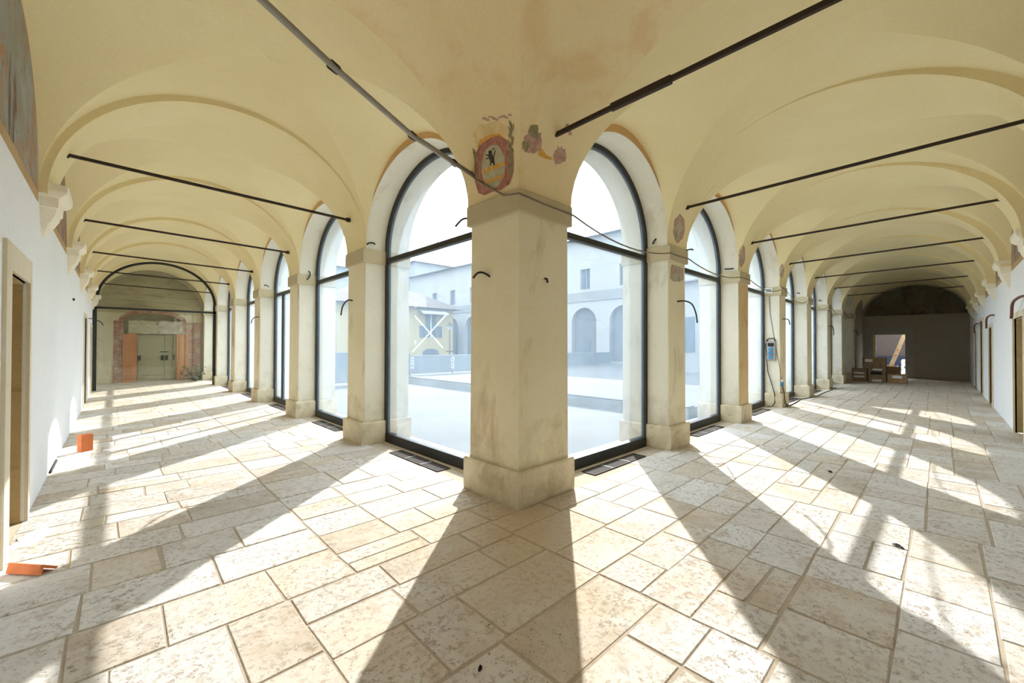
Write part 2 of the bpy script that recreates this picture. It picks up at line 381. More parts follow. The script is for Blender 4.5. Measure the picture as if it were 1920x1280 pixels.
def slab_px(s):
    cx, cy = (s[0]+s[1])/2, (s[2]+s[3])/2
    d = Vector((cx, cy, 0)) - CAM; z = d.dot(FW)
    if z < 0.3: return 0
    u = 960+FPX*d.dot(RT)/z; v = 640-FPX*d.dot(UP)/z
    if u < -150 or u > 2070 or v > 1500: return 0
    return (s[1]-s[0])*(s[3]-s[2])*CAM.z/z**3
slabs.sort(key=slab_px, reverse=True)
def slab_verts(hx, hy, rng):
    g = rng.uniform(0.004, 0.009); c = 0.004
    j = [(rng.uniform(-.007, .007), rng.uniform(-.007, .007)) for _ in range(4)]
    sg = [(-1, -1), (1, -1), (1, 1), (-1, 1)]
    top = [(a*(hx-g-c)+q[0], b*(hy-g-c)+q[1], 0.0) for (a, b), q in zip(sg, j)]
    mid = [(a*(hx-g)+q[0], b*(hy-g)+q[1], -c) for (a, b), q in zip(sg, j)]
    bot = [(a*(hx-g)+q[0], b*(hy-g)+q[1], -0.05) for (a, b), q in zip(sg, j)]
    return [bot, mid, top]
rest = MB()
for i, (x0, x1, y0, y1) in enumerate(slabs):
    rings = slab_verts((x1-x0)/2, (y1-y0)/2, random)
    cx, cy, dz = (x0+x1)/2, (y0+y1)/2, random.uniform(-0.002, 0.002)
    if i < 300:
        me = bpy.data.meshes.new('slab'); mb = MB().loft(rings)
        me.from_pydata(mb.v, [], mb.f); me.materials.append(M['slab'])
        o = bpy.data.objects.new('slab', me); o.parent = floor
        o.location = Vector((cx, cy, dz)) - WLOC['floor']; COL.objects.link(o)
    else:
        rest.loft([[(p[0]+cx, p[1]+cy, p[2]+dz) for p in r] for r in rings])
rest.build('distant_slabs', 'slab', floor, kind='stuff')

# ------------------------------------------------------------------ back walls with doorways
def wall_with_openings(mb, arm, s0, s1, d0, d1, ztop, ops):
    s = s0
    for a, b, h in sorted(ops):
        abox(mb, arm, s, a, d0, d1, 0, ztop); abox(mb, arm, a, b, d0, d1, h, ztop); s = b
    abox(mb, arm, s, s1, d0, d1, 0, ztop)
opsL = [(1.86, 2.72, 2.02), (11.35, 12.45, 2.15), (14.75, 15.6, 2.02)]
opsR = [(7.45, 8.70, 1.98), (12.95, 14.0, 1.98), (16.2, 17.4, 2.28), (19.3, 20.3, 2.05)]
mb = MB(); wall_with_openings(mb, 'L', -4.1, 20.0, XW-0.5, XW, ZTOP, opsL)
wl = mb.build('wall_left', 'wallwhite'); tag(wl, kind='structure')
mb = MB(); wall_with_openings(mb, 'R', XW-0.5, 24.8, YW-0.5, YW, ZTOP, opsR)
wr = mb.build('wall_right', 'wallwhite'); tag(wr, kind='structure')
dn = 0
for arm, ops, wd in (('L', opsL, XW), ('R', opsR, YW)):
    for k, (a, b, h) in enumerate(ops):
        dn += 1
        t = thing('door_%d' % dn, P(arm, (a+b)/2, wd, 0), kind='structure')
        e = 0.20 if k == 0 and arm == 'L' else 0.10
        pr_ = 0.022
        e2 = 0.09 if e > 0.15 else e
        for s0, s1 in ((a-e, a), (b, b+e2)): abox(MB(), arm, s0, s1, wd-0.02, wd+pr_, 0, h).build('jamb_stone', 'stonetrim', t)
        abox(MB(), arm, a-e, b+e2, wd-0.02, wd+pr_, h, h+e*0.95).build('lintel_stone', 'stonetrim', t)
        for s0, s1 in ((a-0.002, a+0.02), (b-0.02, b+0.002)): abox(MB(), arm, s0, s1, wd-0.5, wd-0.02, 0, h).build('recess_side', 'jamb', t)
        abox(MB(), arm, a, b, wd-0.5, wd-0.02, h-0.02, h+0.002).build('recess_head', 'jamb', t)
        abox(MB(), arm, a+0.02, b-0.02, wd-0.56, wd-0.5, -0.01, h-0.02).build('blocked_opening', 'jamb', t)
        abox(MB(), arm, a+0.02, b-0.02, wd-0.5, wd, -0.05, -0.004).build('threshold', 'sandy_ochre', t)

# wall lunettes: faded frescoes with ochre border
def ell(n, c, h, z, r, a0=0.0, a1=math.pi):
    return [(c - h*math.cos(a0+(a1-a0)*i/n), z + r*math.sin(a0+(a1-a0)*i/n)) for i in range(n+1)]
def bays(arm):
    p = PIL[arm]; return [(p[i][1], p[i+1][0]) for i in range(len(p)-1)]
def wallbays(arm):
    b = bays(arm)
    if arm == 'R': b = b + [(21.9, 24.2)]
    return b
def corner_range(arm): return (YW, 0.0) if arm == 'L' else (XW, 0.0)
for arm, wobj, wd in (('L', wl, XW), ('R', wr, YW)):
    for i, (a, b) in enumerate(wallbays(arm) + [corner_range(arm)]):
        c, h = (a+b)/2, (b-a)/2
        if i == len(wallbays(arm)): r0 = RT_
        else: r0 = RW[arm]
        outer = [(a, 2.86)] + ell(28, c, h, S, r0+0.01) + [(b, 2.86)]
        inner = [(a+0.05, 2.95)] + ell(28, c, h-0.05, S+0.0, r0-0.05) + [(b-0.05, 2.95)]
        def prism(poly, d0, d1):
            return MB().loft([[P(arm, s, d0, z) for s, z in poly], [P(arm, s, d1, z) for s, z in poly]])
        ob = prism(outer, wd-0.004, wd+0.004).build('lunette_border', 'border', wobj)
        prism(inner, wd-0.003, wd+0.007).build('lunette_fresco', 'fresco' if arm == 'L' and i == 0 else 'fresco_warm', wobj)
# corbels
def corbel(arm, s, wd, wobj):
    prof = [(2.60, .08, .015), (2.65, .12, .035), (2.71, .14, .05), (2.715, .17, .065), (2.79, .20, .10), (2.85, .22, .115), (2.855, .25, .125),
            (2.95, .26, .13), (2.955, .28, .145), (2.99, .31, .18), (3.01, .32, .19), (3.07, .325, .195)]
    rings = [[P(arm, s-hw, wd-0.02, z), P(arm, s+hw, wd-0.02, z), P(arm, s+hw, wd+d, z), P(arm, s-hw, wd+d, z)] for z, hw, d in prof]
    MB().loft(rings).build('corbel', 'corbel', wobj)
for arm, wobj, wd in (('L', wl, XW), ('R', wr, YW)):
    for i, (a, b) in enumerate(PIL[arm]):
        if arm == 'L' and i == 6: continue
        corbel(arm, (a+b)/2 if i else -0.17, wd, wobj)

# ------------------------------------------------------------------ vaults
ceil = thing('ceiling', (0, 0, S), kind='structure')
vaultmesh = []
def web_grid(nu=16, nv=26):
    us = [math.sin(math.pi/2*i/nu) for i in range(nu+1)]
    ws = [math.sin(math.pi/2*(2*j/nv-1)) for j in range(nv+1)]
    return us, ws
def groin(arm, s0, s1, d0, d1, rA, rWall, name, mat):
    """d: across the gallery (profile rA), s: along it (wall arches rise rWall)"""
    sc, sh, dc, dh = (s0+s1)/2, (s1-s0)/2, (d0+d1)/2, (d1-d0)/2
    us, ws = web_grid(); mb = MB()
    def zA(u): return S + rA*math.sqrt(max(0, 1-u*u))
    def zB(u, v):
        h = min(1.0, max(0.0, (1-abs(u))/max(1e-6, 1-abs(v)))) if abs(v) < 0.999999 else 1.0
        return S + (rWall+(rA-rWall)*h)*math.sqrt(max(0, 1-v*v))
    for sgn in (-1, 1):
        for kind in 'AB':
            v_ = []; f_ = []; nw = len(ws)
            for a in us:
                for w_ in ws:
                    if kind == 'A': v, u = sgn*a, a*w_; z = zA(u)
                    else: u, v = sgn*a, a*w_; z = zB(u, v)
                    v_.append(P(arm, sc+v*sh, dc+u*dh, z))
            for i in range(len(us)-1):
                for j in range(nw-1):
                    f_.append((i*nw+j, i*nw+j+1, (i+1)*nw+j+1, (i+1)*nw+j))
            mb.add(v_, f_, True)
    o = mb.build(name, mat, ceil); vaultmesh.append((mb.v, mb.f)); return o
def trans_arch(arm, s0, s1, d0, d1, r, mat):
    dc, dh = (d0+d1)/2, (d1-d0)/2
    mb = MB(); n = 40
    prof = [(dc-dh*math.cos(math.pi*i/n), S+r*math.sin(math.pi*i/n)) for i in range(n+1)]
    top = [(dc-(dh+(0.2 if math.cos(math.pi*i/n) > 0 else 0))*math.cos(math.pi*i/n), S+(r+0.30)*math.sin(math.pi*i/n)) for i in range(n+1)]
    ring = lambda s: [P(arm, s, d, z) for d, z in prof]
    mb.loft([ring(s0), ring(s1)], True, closed=False, caps=False)
    vaultmesh.append((list(mb.v), list(mb.f)))
    for s in (s0, s1):
        mb.loft([[P(arm, s, d, z) for d, z in prof], [P(arm, s, d, z) for d, z in top]], False, closed=False, caps=False)
    return mb.build('transverse_arch', mat, ceil)
PROF = {'L': (XW+0.06, DF), 'R': (YW+0.14, DF)}
BW = {'L': XW, 'R': YW}
for arm in 'LR':
    for (a, b) in wallbays(arm):
        groin(arm, a, b, BW[arm], DF, RC if arm == 'L' else RT_+0.022, RW[arm], 'vault_bay', 'vault')
    for i, (a, b) in enumerate(PIL[arm]):
        if arm == 'L' and i == 6: continue
        d0, d1 = PROF[arm]
        if i == 0: trans_arch(arm, 0.05, b, BW[arm], DF, RT_, 'vault_worn')
        else: trans_arch(arm, a, b, d0, d1, RT_, 'vault')
groin('L', YW, DF, XW, DF, RT_, RT_, 'corner_vault', 'vault_worn')

# ------------------------------------------------------------------ pillars
ORD = ['corner', 'first', 'second', 'third', 'fourth', 'fifth', 'sixth', 'seventh']
SHAFTDX = 0.05
def pillar(arm, i, a, b):
    side = 'left' if arm == 'L' else 'right'
    if i == 0:
        t = thing('corner_pillar', (0.41, 0.41, 0), 'big plastered corner pillar standing between the two galleries', 'pillar')
        x1, y1 = PIL['R'][0][1], PIL['L'][0][1]
        R = lambda e, z: [(e, e, z), (x1-e, e, z), (x1-e, y1-e, z), (e, y1-e, z)]
    else:
        lab = '%s plastered pillar of the %s arcade counted from the corner pillar' % (ORD[i], side)
        if i == len(PIL[arm])-1: lab = 'last plastered pillar at the far end of the %s arcade' % side
        t = thing('arcade_pillar', P(arm, (a+b)/2, 0.41, 0), lab, 'pillar', 'pillars of the arcades')
        def R(e, z):
            q = [P(arm, a+e, e, z), P(arm, b-e, e, z), P(arm, b-e, 0.83-e, z), P(arm, a+e, 0.83-e, z)]
            return q
    e = random.uniform(-0.004, 0.004)
    hb = 0.335
    MB().loft([R(0.004, -0.004), R(0.0, 0.03), R(0.0, hb-0.02), R(0.012, hb)]).build('base', 'base', t)
    MB().loft([R(0.045, hb), R(0.05, hb+0.02), R(0.056, 2.75)]).build('shaft', 'pillar', t)
    if i:
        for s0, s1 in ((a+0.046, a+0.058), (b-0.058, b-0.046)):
            abox(MB(), arm, s0, s1, 0.062, 0.80, hb+0.012, 2.75).build('pale_reveal', 'reveal', t)  # thin skin on both sides, paler than the shaft front
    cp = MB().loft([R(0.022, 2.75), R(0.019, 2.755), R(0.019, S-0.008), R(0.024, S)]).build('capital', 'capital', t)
    return t
for arm in 'LR':
    for i, (a, b) in enumerate(PIL[arm]):
        if i == 0 and arm == 'R': continue
        pillar(arm, i, a, b)

# ------------------------------------------------------------------ arcade walls above the capitals
for arm, nm in (('L', 'wall_arcade_left'), ('R', 'wall_arcade_right')):
    mb = MB()
    for i, (a, b) in enumerate(PIL[arm]):
        if i == 0:
            if arm == 'L': mb.box(DF, 0.78, DF, 0.77, S, ZTOP)
            continue
        abox(mb, arm, a+0.05, b-0.05, DF, DOUT, S, ZTOP)
    for (a, b) in bays(arm):
        a, b = a-0.05, b+0.05; c, h = (a+b)/2, (b-a)/2; n = 36
        arc = ell(n, c, h, S, RI[arm])
        for d0 in (DF, DOUT):
            mb.loft([[P(arm, s, d0, z) for s, z in arc], [P(arm, s, d0, ZTOP) for s, z in arc]], closed=False, caps=False)
    o = mb.build(nm, 'reveal'); tag(o, kind='structure')
    for (a, b) in bays(arm):
        a, b = a-0.05, b+0.05; c, h = (a+b)/2, (b-a)/2; n = 36
        arc = ell(n, c, h, S, RI[arm])
        MB().loft([[P(arm, s, DF, z) for s, z in arc], [P(arm, s, DOUT, z) for s, z in arc]], True, closed=False, caps=False).build('arch_intrados', 'reveal', o)
        arc2 = ell(n, c, h-0.0, S, RW[arm]+0.03)
        MB().loft([[P(arm, s, DF-0.008, z) for s, z in arc], [P(arm, s, DF-0.008, z) for s, z in arc2]], False, closed=False, caps=False).build('arch_band', 'terracotta', o)
# blank wall closing the last right bay, end walls
B(21.85, XE, 0.0, 0.5, -0.02, ZTOP).build('wall_right_end_bay', 'endwall_dark').__setitem__('kind', 'structure')
mb = MB(); dA, dB_, dH = -1.52, -0.37, 2.06
mb.box(XE, XE+0.5, YW, dA, -0.02, ZTOP).box(XE, XE+0.5, dB_, 0.5, -0.02, ZTOP).box(XE, XE+0.5, dA, dB_, dH, ZTOP)
wer = mb.build('wall_end_right', 'endwall_dark'); tag(wer, kind='structure')
poly = ell(36, -1.78, 1.72, 2.97, 1.36)
MB().loft([[(XE-0.012, s, z) for s, z in poly], [(XE+0.002, s, z) for s, z in poly]]).build('blackened_lunette', 'fresco_dark', wer)
# painted grey band round the far doorway
k_ = plain('grey_door_band', (0.34, 0.33, 0.32), 0.9)
MB().box(XE-0.006, XE+0.002, dA-0.28, dA-0.0, 0, dH+0.35).box(XE-0.006, XE+0.002, dB_, dB_+0.26, 0, dH+0.35).box(XE-0.006, XE+0.002, dA, dB_, dH, dH+0.35).build('grey_painted_surround', k_, wer)
# left end wall
mb = MB(); mb.box(XW, -2.46, YE, YE+0.5, -0.02, ZTOP).box(-0.62, 0.9, YE, YE+0.5, -0.02, ZTOP)
arc = ell(24, -1.54, 0.92, 2.40, 0.36)
mb.loft([[(s, YE, z) for s, z in arc], [(s, YE, ZTOP) for s, z in arc]], closed=False, caps=False)
mb.loft([[(s, YE, z) for s, z in arc], [(s, YE+0.5, z) for s, z in arc]], closed=False, caps=False)
mb.box(XW, 0.9, YE+0.5, YE+0.6, -0.02, ZTOP)
wel = mb.build('wall_end_left', 'endwall'); tag(wel, kind='structure')
poly = [(XW+0.03, 2.74)] + ell(36, -1.58, 1.58, S, 1.40) + [(-0.0, 2.74)]
MB().loft([[(s, YE-0.012, z) for s, z in poly], [(s, YE+0.002, z) for s, z in poly]]).build('stained_lunette', 'lunette_olive', wel)
arcO = ell(24, -1.54, 1.04, 2.42, 0.50); arcI = ell(24, -1.54, 0.92, 2.40, 0.36)
MB().loft([[(s, YE-0.02, z) for s, z in arcI], [(s, YE-0.02, z) for s, z in arcO], [(s, YE+0.01, z) for s, z in arcO]], closed=False, caps=False).build('brick_arch', 'brick', wel)
B(-2.72, -2.44, YE-0.018, YE+0.01, 0, 2.43).build('brick_jamb', 'brick', wel)
B(-0.62, 0.0, YE-0.018, YE+0.01, 0, 2.43).build('brick_jamb', 'brick', wel)

# roof over the galleries
r_ = MB().box(XW-0.6, 1.1, YW-0.6, 20.2, ZTOP, ZTOP+0.25).box(1.1, 25, YW-0.6, 1.1, ZTOP, ZTOP+0.25).build('roof', 'tiles'); tag(r_, kind='structure')

# ------------------------------------------------------------------ windows
wn = 0
def window(arm, a, b, mull=()):
    global wn; wn += 1
    a, b = a-0.05, b+0.05; c, h = (a+b)/2, (b-a)/2; fw = 0.062; n = 36; ri = RI[arm]
    t = thing('window_%d' % wn, P(arm, c, 0.415, 0), kind='structure')
    def ext(poly0, poly1, d0, d1, closed=False):
        mb = MB(); N = len(poly0); v = []
        for (s, z) in poly0: v.append(P(arm, s, d0, z))
        for (s, z) in poly1: v.append(P(arm, s, d0, z))
        for (s, z) in poly0: v.append(P(arm, s, d1, z))
        for (s, z) in poly1: v.append(P(arm, s, d1, z))
        f = []
        for i in range(N-1):
            f += [(i, i+1, N+i+1, N+i), (2*N+i, 3*N+i, 3*N+i+1, 2*N+i+1), (i, 2*N+i, 2*N+i+1, i+1), (N+i, N+i+1, 3*N+i+1, 3*N+i)]
        f += [(0, N, 3*N, 2*N), (N-1, 3*N-1, 4*N-1, 2*N-1)]
        return mb.add(v, f)
    ao = ell(n, c, h, S, ri); ai = ell(n, c, h-fw, S, ri-fw)
    ext(ao, ai, DW0, DW1).build('arch_frame', 'frame', t)
    for s0, s1 in ((a, a+fw), (b-fw, b)): abox(MB(), arm, s0, s1, DW0, DW1, 0.0, S).build('side_frame', 'frame', t)
    abox(MB(), arm, a+fw, b-fw, DW0-0.01, DW1+0.02, 0.0, 0.14).build('bottom_rail', 'frame', t)
    abox(MB(), arm, a+fw, b-fw, DW0-0.004, DW1, 2.775, 2.845).build('transom', 'frame', t)
    edges = [a+fw] + [x for q in mull for x in (q-0.035, q+0.035)] + [b-fw]
    for q in mull: abox(MB(), arm, q-0.035, q+0.035, DW0, DW1, 0.14, 2.775).build('mullion', 'frame', t)
    for k in range(0, len(edges), 2): abox(MB(), arm, edges[k], edges[k+1], 0.41, 0.418, 0.14, 2.775).build('pane', 'glass', t)
    poly = [(a+fw, 2.845)] + ai[0:] + [(b-fw, 2.845)]
    MB().loft([[P(arm, s, 0.41, z) for s, z in poly], [P(arm, s, 0.418, z) for s, z in poly]]).build('lunette_pane', 'glass', t)
    abox(MB(), arm, a-0.03, b+0.03, 0.32, 0.86, -0.10, 0.004).build('sill_stone', 'sandy_ochre', t)
    return t
WIN = {}
for arm in 'LR':
    for i, (a, b) in enumerate(bays(arm)):
        mull = ()
        if arm == 'L' and i == 2: mull = (7.89, 8.90)
        if arm == 'R' and i == 3: mull = (9.95, 11.05)
        WIN[arm, i] = window(arm, a, b, mull)
# white tape cross and paper stickers left on the first left pane
tp = thing('tape_cross', (0.403, 2.15, 1.4), 'white adhesive tape cross on the glass left of the corner pillar', 'tape')
for p, q in (((2.50, 1.915), (1.80, 1.465)), ((1.73, 1.89), (2.57, 1.40))):
    p, q = Vector((0.406, *p)), Vector((0.406, *q)); d = (q-p)
    n_ = Vector((1, 0, 0)).cross(d).normalized()*0.013
    MB().obox((p+q)/2, d/2, n_, (0.001, 0, 0)).build('tape_strip', 'tape', tp)
for j, (y, z, wd_, hh) in enumerate([(2.49, 2.065, .05, .06), (2.486, 1.536, .05, .06), (2.556, 1.247, .07, .16), (1.586, 1.279, .06, .14)]):
    mb = MB(); x = 0.4065
    for (y0, y1, z0, z1) in ((-1, 1, .8, 1), (-1, 1, -1, -.8), (-1, -.75, -1, 1), (.75, 1, -1, 1), (-.45, .45, -.35, -.05), (-.45, .45, .25, .5)):
        mb.box(x-0.001, x+0.0005, y+y0*wd_/2, y+y1*wd_/2, z+z0*hh/2, z+z1*hh/2)
    o = mb.build('glass_sticker', 'tape')
    tag(o, ['small square sticker on the glass above the tape cross', 'small square sticker on the glass below the tape cross left arm',
            'tall white sticker on the glass lower left of the tape cross', 'tall white sticker on the glass lower right of the tape cross'][j], 'sticker', 'stickers on the panes')
# spray scribble on the second right pane
def scribble(pts, label):
    mb = MB()
    for p, q in zip(pts[:-1], pts[1:]):
        mb.tube([(p[0], 0.405, p[1]), (q[0], 0.405, q[1])], 0.008, 6)
    return tag(mb.build('glass_scribble', 'black'), label, 'marking')
scribble([(4.12, 1.55), (4.30, 1.28), (4.10, 1.12), (4.34, 1.22), (4.2, .95), (4.1, .72)], 'thin dark scribble on the glass beside the first right arcade pillar')

# floor grates in front of the windows
def grate(arm, s0, s1, lab):
    t = thing('floor_grate', P(arm, (s0+s1)/2, 0.2, 0), lab, 'grate', 'floor grates under the windows')
    d0, d1 = 0.115, 0.285
    abox(MB(), arm, s0, s1, d0, d1, -0.02, 0.003).build('pit', 'pit', t)
    mb = MB()
    abox(mb, arm, s0, s1, d0-0.012, d0, -0.02, 0.008); abox(mb, arm, s0, s1, d1, d1+0.012, -0.02, 0.008)
    abox(mb, arm, s0-0.012, s0, d0-0.012, d1+0.012, -0.02, 0.008); abox(mb, arm, s1, s1+0.012, d0-0.012, d1+0.012, -0.02, 0.008)
    mb.build('rim', 'iron', t)
    n = 3
    for i in range(1, n): abox(MB(), arm, s0+(s1-s0)*i/n-0.008, s0+(s1-s0)*i/n+0.008, d0, d1, -0.01, 0.007).build('crossbar', 'grey', t)
    for i in range(1, 4): abox(MB(), arm, s0, s1, d0+(d1-d0)*i/4-0.003, d0+(d1-d0)*i/4+0.003, -0.01, 0.004).build('rail', 'iron', t)
for arm in 'LR':
    for i, (a, b) in enumerate(bays(arm)):
        if (arm == 'L' and i > 4) or (arm == 'R' and i > 4): continue
        c = (a+b)/2
        lab = 'dark iron floor grate at the foot of the %s %s window from the corner' % (ORD[i+1], 'left' if arm == 'L' else 'right')
        grate(arm, c-0.58, c+0.58, lab)

# ------------------------------------------------------------------ glazed screen across the left gallery
wn += 1
sc_ = thing('window_%d' % wn, (-1.58, 16.25, 0), kind='structure')
Y0, Y1 = 16.20, 16.28; fw = 0.07
c, h = (XW+0.06+DF)/2, (DF-XW-0.06)/2
ao = ell(40, c, h, S, RT_); ai = ell(40, c, h-fw, S, RT_-fw)
mb = MB(); N = len(ao)
v = [(s, Y0, z) for s, z in ao] + [(s, Y0, z) for s, z in ai] + [(s, Y1, z) for s, z in ao] + [(s, Y1, z) for s, z in ai]
f = []
for i in range(N-1): f += [(i, i+1, N+i+1, N+i), (2*N+i, 3*N+i, 3*N+i+1, 2*N+i+1), (i, 2*N+i, 2*N+i+1, i+1), (N+i, N+i+1, 3*N+i+1, 3*N+i)]
mb.add(v, f).build('arch_frame', 'frame', sc_)
B(XW, XW+0.10, Y0, Y1, 0, 2.72).build('side_frame', 'frame', sc_)
B(DF-0.08, DF, Y0, Y1, 0, S).build('side_frame', 'frame', sc_)
B(XW, DF, Y0, Y1, 2.66, 2.73).build('transom', 'frame', sc_)
B(XW+0.1, DF-0.08, 16.235, 16.243, 0.0, 2.66).build('pane', 'glass2', sc_)
MB().loft([[(s, 16.235, z) for s, z in [(XW+0.14, 2.73)]+ai+[(DF-0.08, 2.73)]], [(s, 16.243, z) for s, z in [(XW+0.14, 2.73)]+ai+[(DF-0.08, 2.73)]]]).build('lunette_pane', 'glass2', sc_)

# ------------------------------------------------------------------ far left doorway: double door, boards, cloth
t = thing('double_door', (-1.42, 19.6, 0), 'olive green metal double fire door at the end of the left gallery', 'door')
for x0, x1 in ((-2.03, -1.20), (-1.19, -0.83)):
    lf = B(x0, x1, 19.60, 19.65, 0.01, 1.90).build('door_leaf', 'doorpaint', t)
    mb = MB(); mb.box(x0+0.06, x1-0.06, 19.545, 19.57, 0.93, 0.97)
    mb.build('push_bar', 'doorpaint', lf)
    for xx in (x0+0.07, x1-0.07): B(xx-0.035, xx+0.035, 19.53, 19.60, 0.86, 1.06).build('bar_housing', 'black', lf)
B(-1.33, -1.06, 19.57, 19.60, 1.18, 1.22).build('latch', 'iron', t)
for x0, x1, lab in ((-2.46, -2.04, 'orange timber board panel left of the olive double door'), (-0.82, -0.42, 'orange timber board panel right of the olive double door')):
    t = thing('board_panel', ((x0+x1)/2, 19.46, 0), lab, 'board')
    n = 3
    for i in range(n): B(x0+(x1-x0)*i/n+0.002, x0+(x1-x0)*(i+1)/n-0.002, 19.44, 19.475, 0.0, 1.92).build('plank', 'orangewood', t)
def cloth(x0, x1, z0, z1, mat, name, lab, seed):
    rng = random.Random(seed); nx, nz = 22, 12; v = []; f = []
    ph = [rng.uniform(0, 6) for _ in range(6)]
    for s in (0, 0.012):
        for i in range(nx+1):
            for j in range(nz+1):
                x = i/nx; z = j/nz
                dz = 0.03*math.sin(5*x+9*z+ph[0]) + 0.02*math.sin(11*x-7*z+ph[1]) + 0.015*math.sin(17*(x+z)+ph[2])
                v.append((x0+(x1-x0)*x, 19.50+s+dz*0.7, z0+(z1-z0)*z + (0.015*math.sin(9*x+ph[3]) if j == nz else 0)))
    o = (nx+1)*(nz+1)
    for i in range(nx):
        for j in range(nz):
            a_ = i*(nz+1)+j; q = (a_, a_+nz+1, a_+nz+2, a_+1); f.append(q); f.append(tuple(o+k for k in reversed(q)))
    return tag(MB().add(v, f, True).build(name, mat), lab, 'cloth')
cloth(-2.30, -1.40, 1.93, 2.46, 'cloth', 'hanging_cloth', 'crumpled yellowish cloth stretched above the left part of the double door', 3)
cloth(-1.395, -0.58, 1.93, 2.46, 'cloth2', 'hanging_cloth', 'crumpled pale cloth stretched above the right part of the double door', 5)
# green branches heaped by the last left pillars
pl = thing('green_branches', (-0.28, 18.55, 0), 'heap of dark green leafy branches beside the far left pillar', 'plant')
mb = MB(); rng = random.Random(4)
st = MB()
for i in range(26):
    a_ = rng.uniform(0, 6.28); L_ = rng.uniform(0.6, 1.0); el = rng.uniform(0.2, 0.95)
    d = Vector((math.cos(a_)*math.cos(el)*0.8, math.sin(a_)*math.cos(el)*0.8, math.sin(el)))
    if d.x > 0: d.x *= 0.45
    p0 = Vector((-0.28, 18.55, 0.0)); p1 = p0 + d*L_; st.tube([p0, (p0+p1)/2+Vector((0, 0, .04)), p1], 0.008, 5)
    for k in range(16):
        q = p0 + d*L_*(0.25+0.75*k/15); b_ = rng.uniform(0, 6.28); e_ = rng.uniform(-.5, .7)
        l_ = Vector((math.cos(b_)*math.cos(e_), math.sin(b_)*math.cos(e_), math.sin(e_)))*rng.uniform(0.08, 0.16)
        n_ = l_.cross(Vector((rng.random()-.5, rng.random()-.5, 1))).normalized()*0.022
        q.z = max(q.z, 0.02)
        m_ = q + l_*0.5 + Vector((0, 0, 0.012)); e2 = q+l_; e2.z = max(0.01, e2.z)
        mb.add([q, m_+n_, e2, m_-n_, m_+Vector((0, 0, -.006))], [(0, 1, 2, 4), (0, 4, 2, 3)])
mb.build('foliage', 'leaf', pl, kind='stuff'); st.build('stems', 'stem', pl, kind='stuff')

# ------------------------------------------------------------------ tie rods
def rod(name, p, q, lab, thick=0.016):
    p, q = Vector(p), Vector(q); d = (q-p)/2
    n_ = d.cross(Vector((0, 0, 1))).normalized()*thick*0.8
    t = thing(name, (p+q)/2, lab, 'tie rod', 'iron tie rods under the vaults')
    MB().obox((p+q)/2, d, n_, (0, 0, thick)).build('bar', 'iron', t)
    for e_, s_ in ((p, 1), (q, -1)):
        MB().obox(e_+d.normalized()*0.02*s_, d.normalized()*0.03, n_*1.7, (0, 0, thick*1.7)).build('end_wedge', 'iron', t)
    return t
for i in range(1, 6):
    a, b = PIL['L'][i]; c = (a+b)/2
    rod('tie_rod', (-3.07, c, 3.485), (-0.06, c, 3.43), 'dark iron tie rod spanning the left gallery at the %s pillar' % ORD[i])
for i in range(1, 7):
    a, b = PIL['R'][i]; c = (a+b)/2
    rod('tie_rod', (c, -0.07, 3.53), (c, -3.31, 3.585), 'dark iron tie rod spanning the right gallery at the %s pillar' % ORD[i])
t = rod('tie_rod', (0.4, -0.02, 3.535), (0.4, -3.36, 3.56), 'dark iron tie rod running from the corner pillar over the right gallery', 0.019)
B(0.38, 0.42, -1.25, -0.72, 3.512, 3.57).build('lap_joint', 'iron', t)

# ------------------------------------------------------------------ decals painted on the vault (rays only find the plaster surface)
allv = []; allf = []
for v_, f_ in vaultmesh:
    b_ = len(allv); allv += v_; allf += [tuple(i+b_ for i in f) for f in f_]
bvh = BVHTree.FromPolygons([Vector(p) for p in allv], allf)
def surf(u, v, lift):
    d = (FW + RT*(u-960)/FPX - UP*(v-640)/FPX).normalized()
    h = bvh.ray_cast(CAM, d)
    if h[0] is None: return None
    return h[0] - d*lift
def decal(polys, lift=0.004, rings=5):
    mb = MB()
    for poly in polys:
        cu = sum(p[0] for p in poly)/len(poly); cv = sum(p[1] for p in poly)/len(poly)
        n = len(poly); pts = [surf(cu, cv, lift)]
        for k in range(1, rings+1):
            for u, v in poly: pts.append(surf(cu+(u-cu)*k/rings, cv+(v-cv)*k/rings, lift))
        if any(p is None for p in pts): continue
        f = [(0, 1+j, 1+(j+1) % n) for j in range(n)]
        for k in range(rings-1):
            for j in range(n):
                a_ = 1+k*n; f.append((a_+j, a_+n+j, a_+n+(j+1) % n, a_+(j+1) % n))
        mb.add(pts, f, True)
    return mb
def blob(cu, cv, ru, rv, n=24, jit=0.0, rot=0.0, seed=0):
    r = random.Random(seed); o = []
    for i in range(n):
        a_ = 2*math.pi*i/n; k = 1 + r.uniform(-jit, jit)
        x, y = ru*k*math.cos(a_), rv*k*math.sin(a_)
        o.append((cu+x*math.cos(rot)-y*math.sin(rot), cv+x*math.sin(rot)+y*math.cos(rot)))
    return o
ct = thing('painted_coat_of_arms', (-0.1, 0.1, 3.2), 'faded painted coat of arms with lion above the corner pillar', 'fresco')
def part(nm, mb, mat, par):
    if mb.v: return mb.build(nm, mat, par)
part('painted_halo', decal([blob(925, 255, 38, 26, 28, 0.12, 0, 1)], 0.003), plain('ochre_wash', (0.74, 0.57, 0.29), 0.9, var=0.15, scale=10), ct)
part('cartouche', decal([[(893, 285), (889, 310), (890, 340), (897, 362), (908, 366), (922, 360), (940, 355), (955, 345), (962, 322), (963, 300), (959, 278), (949, 262), (934, 254), (920, 258), (905, 268), (898, 274)]], 0.006), 'p_red', ct)
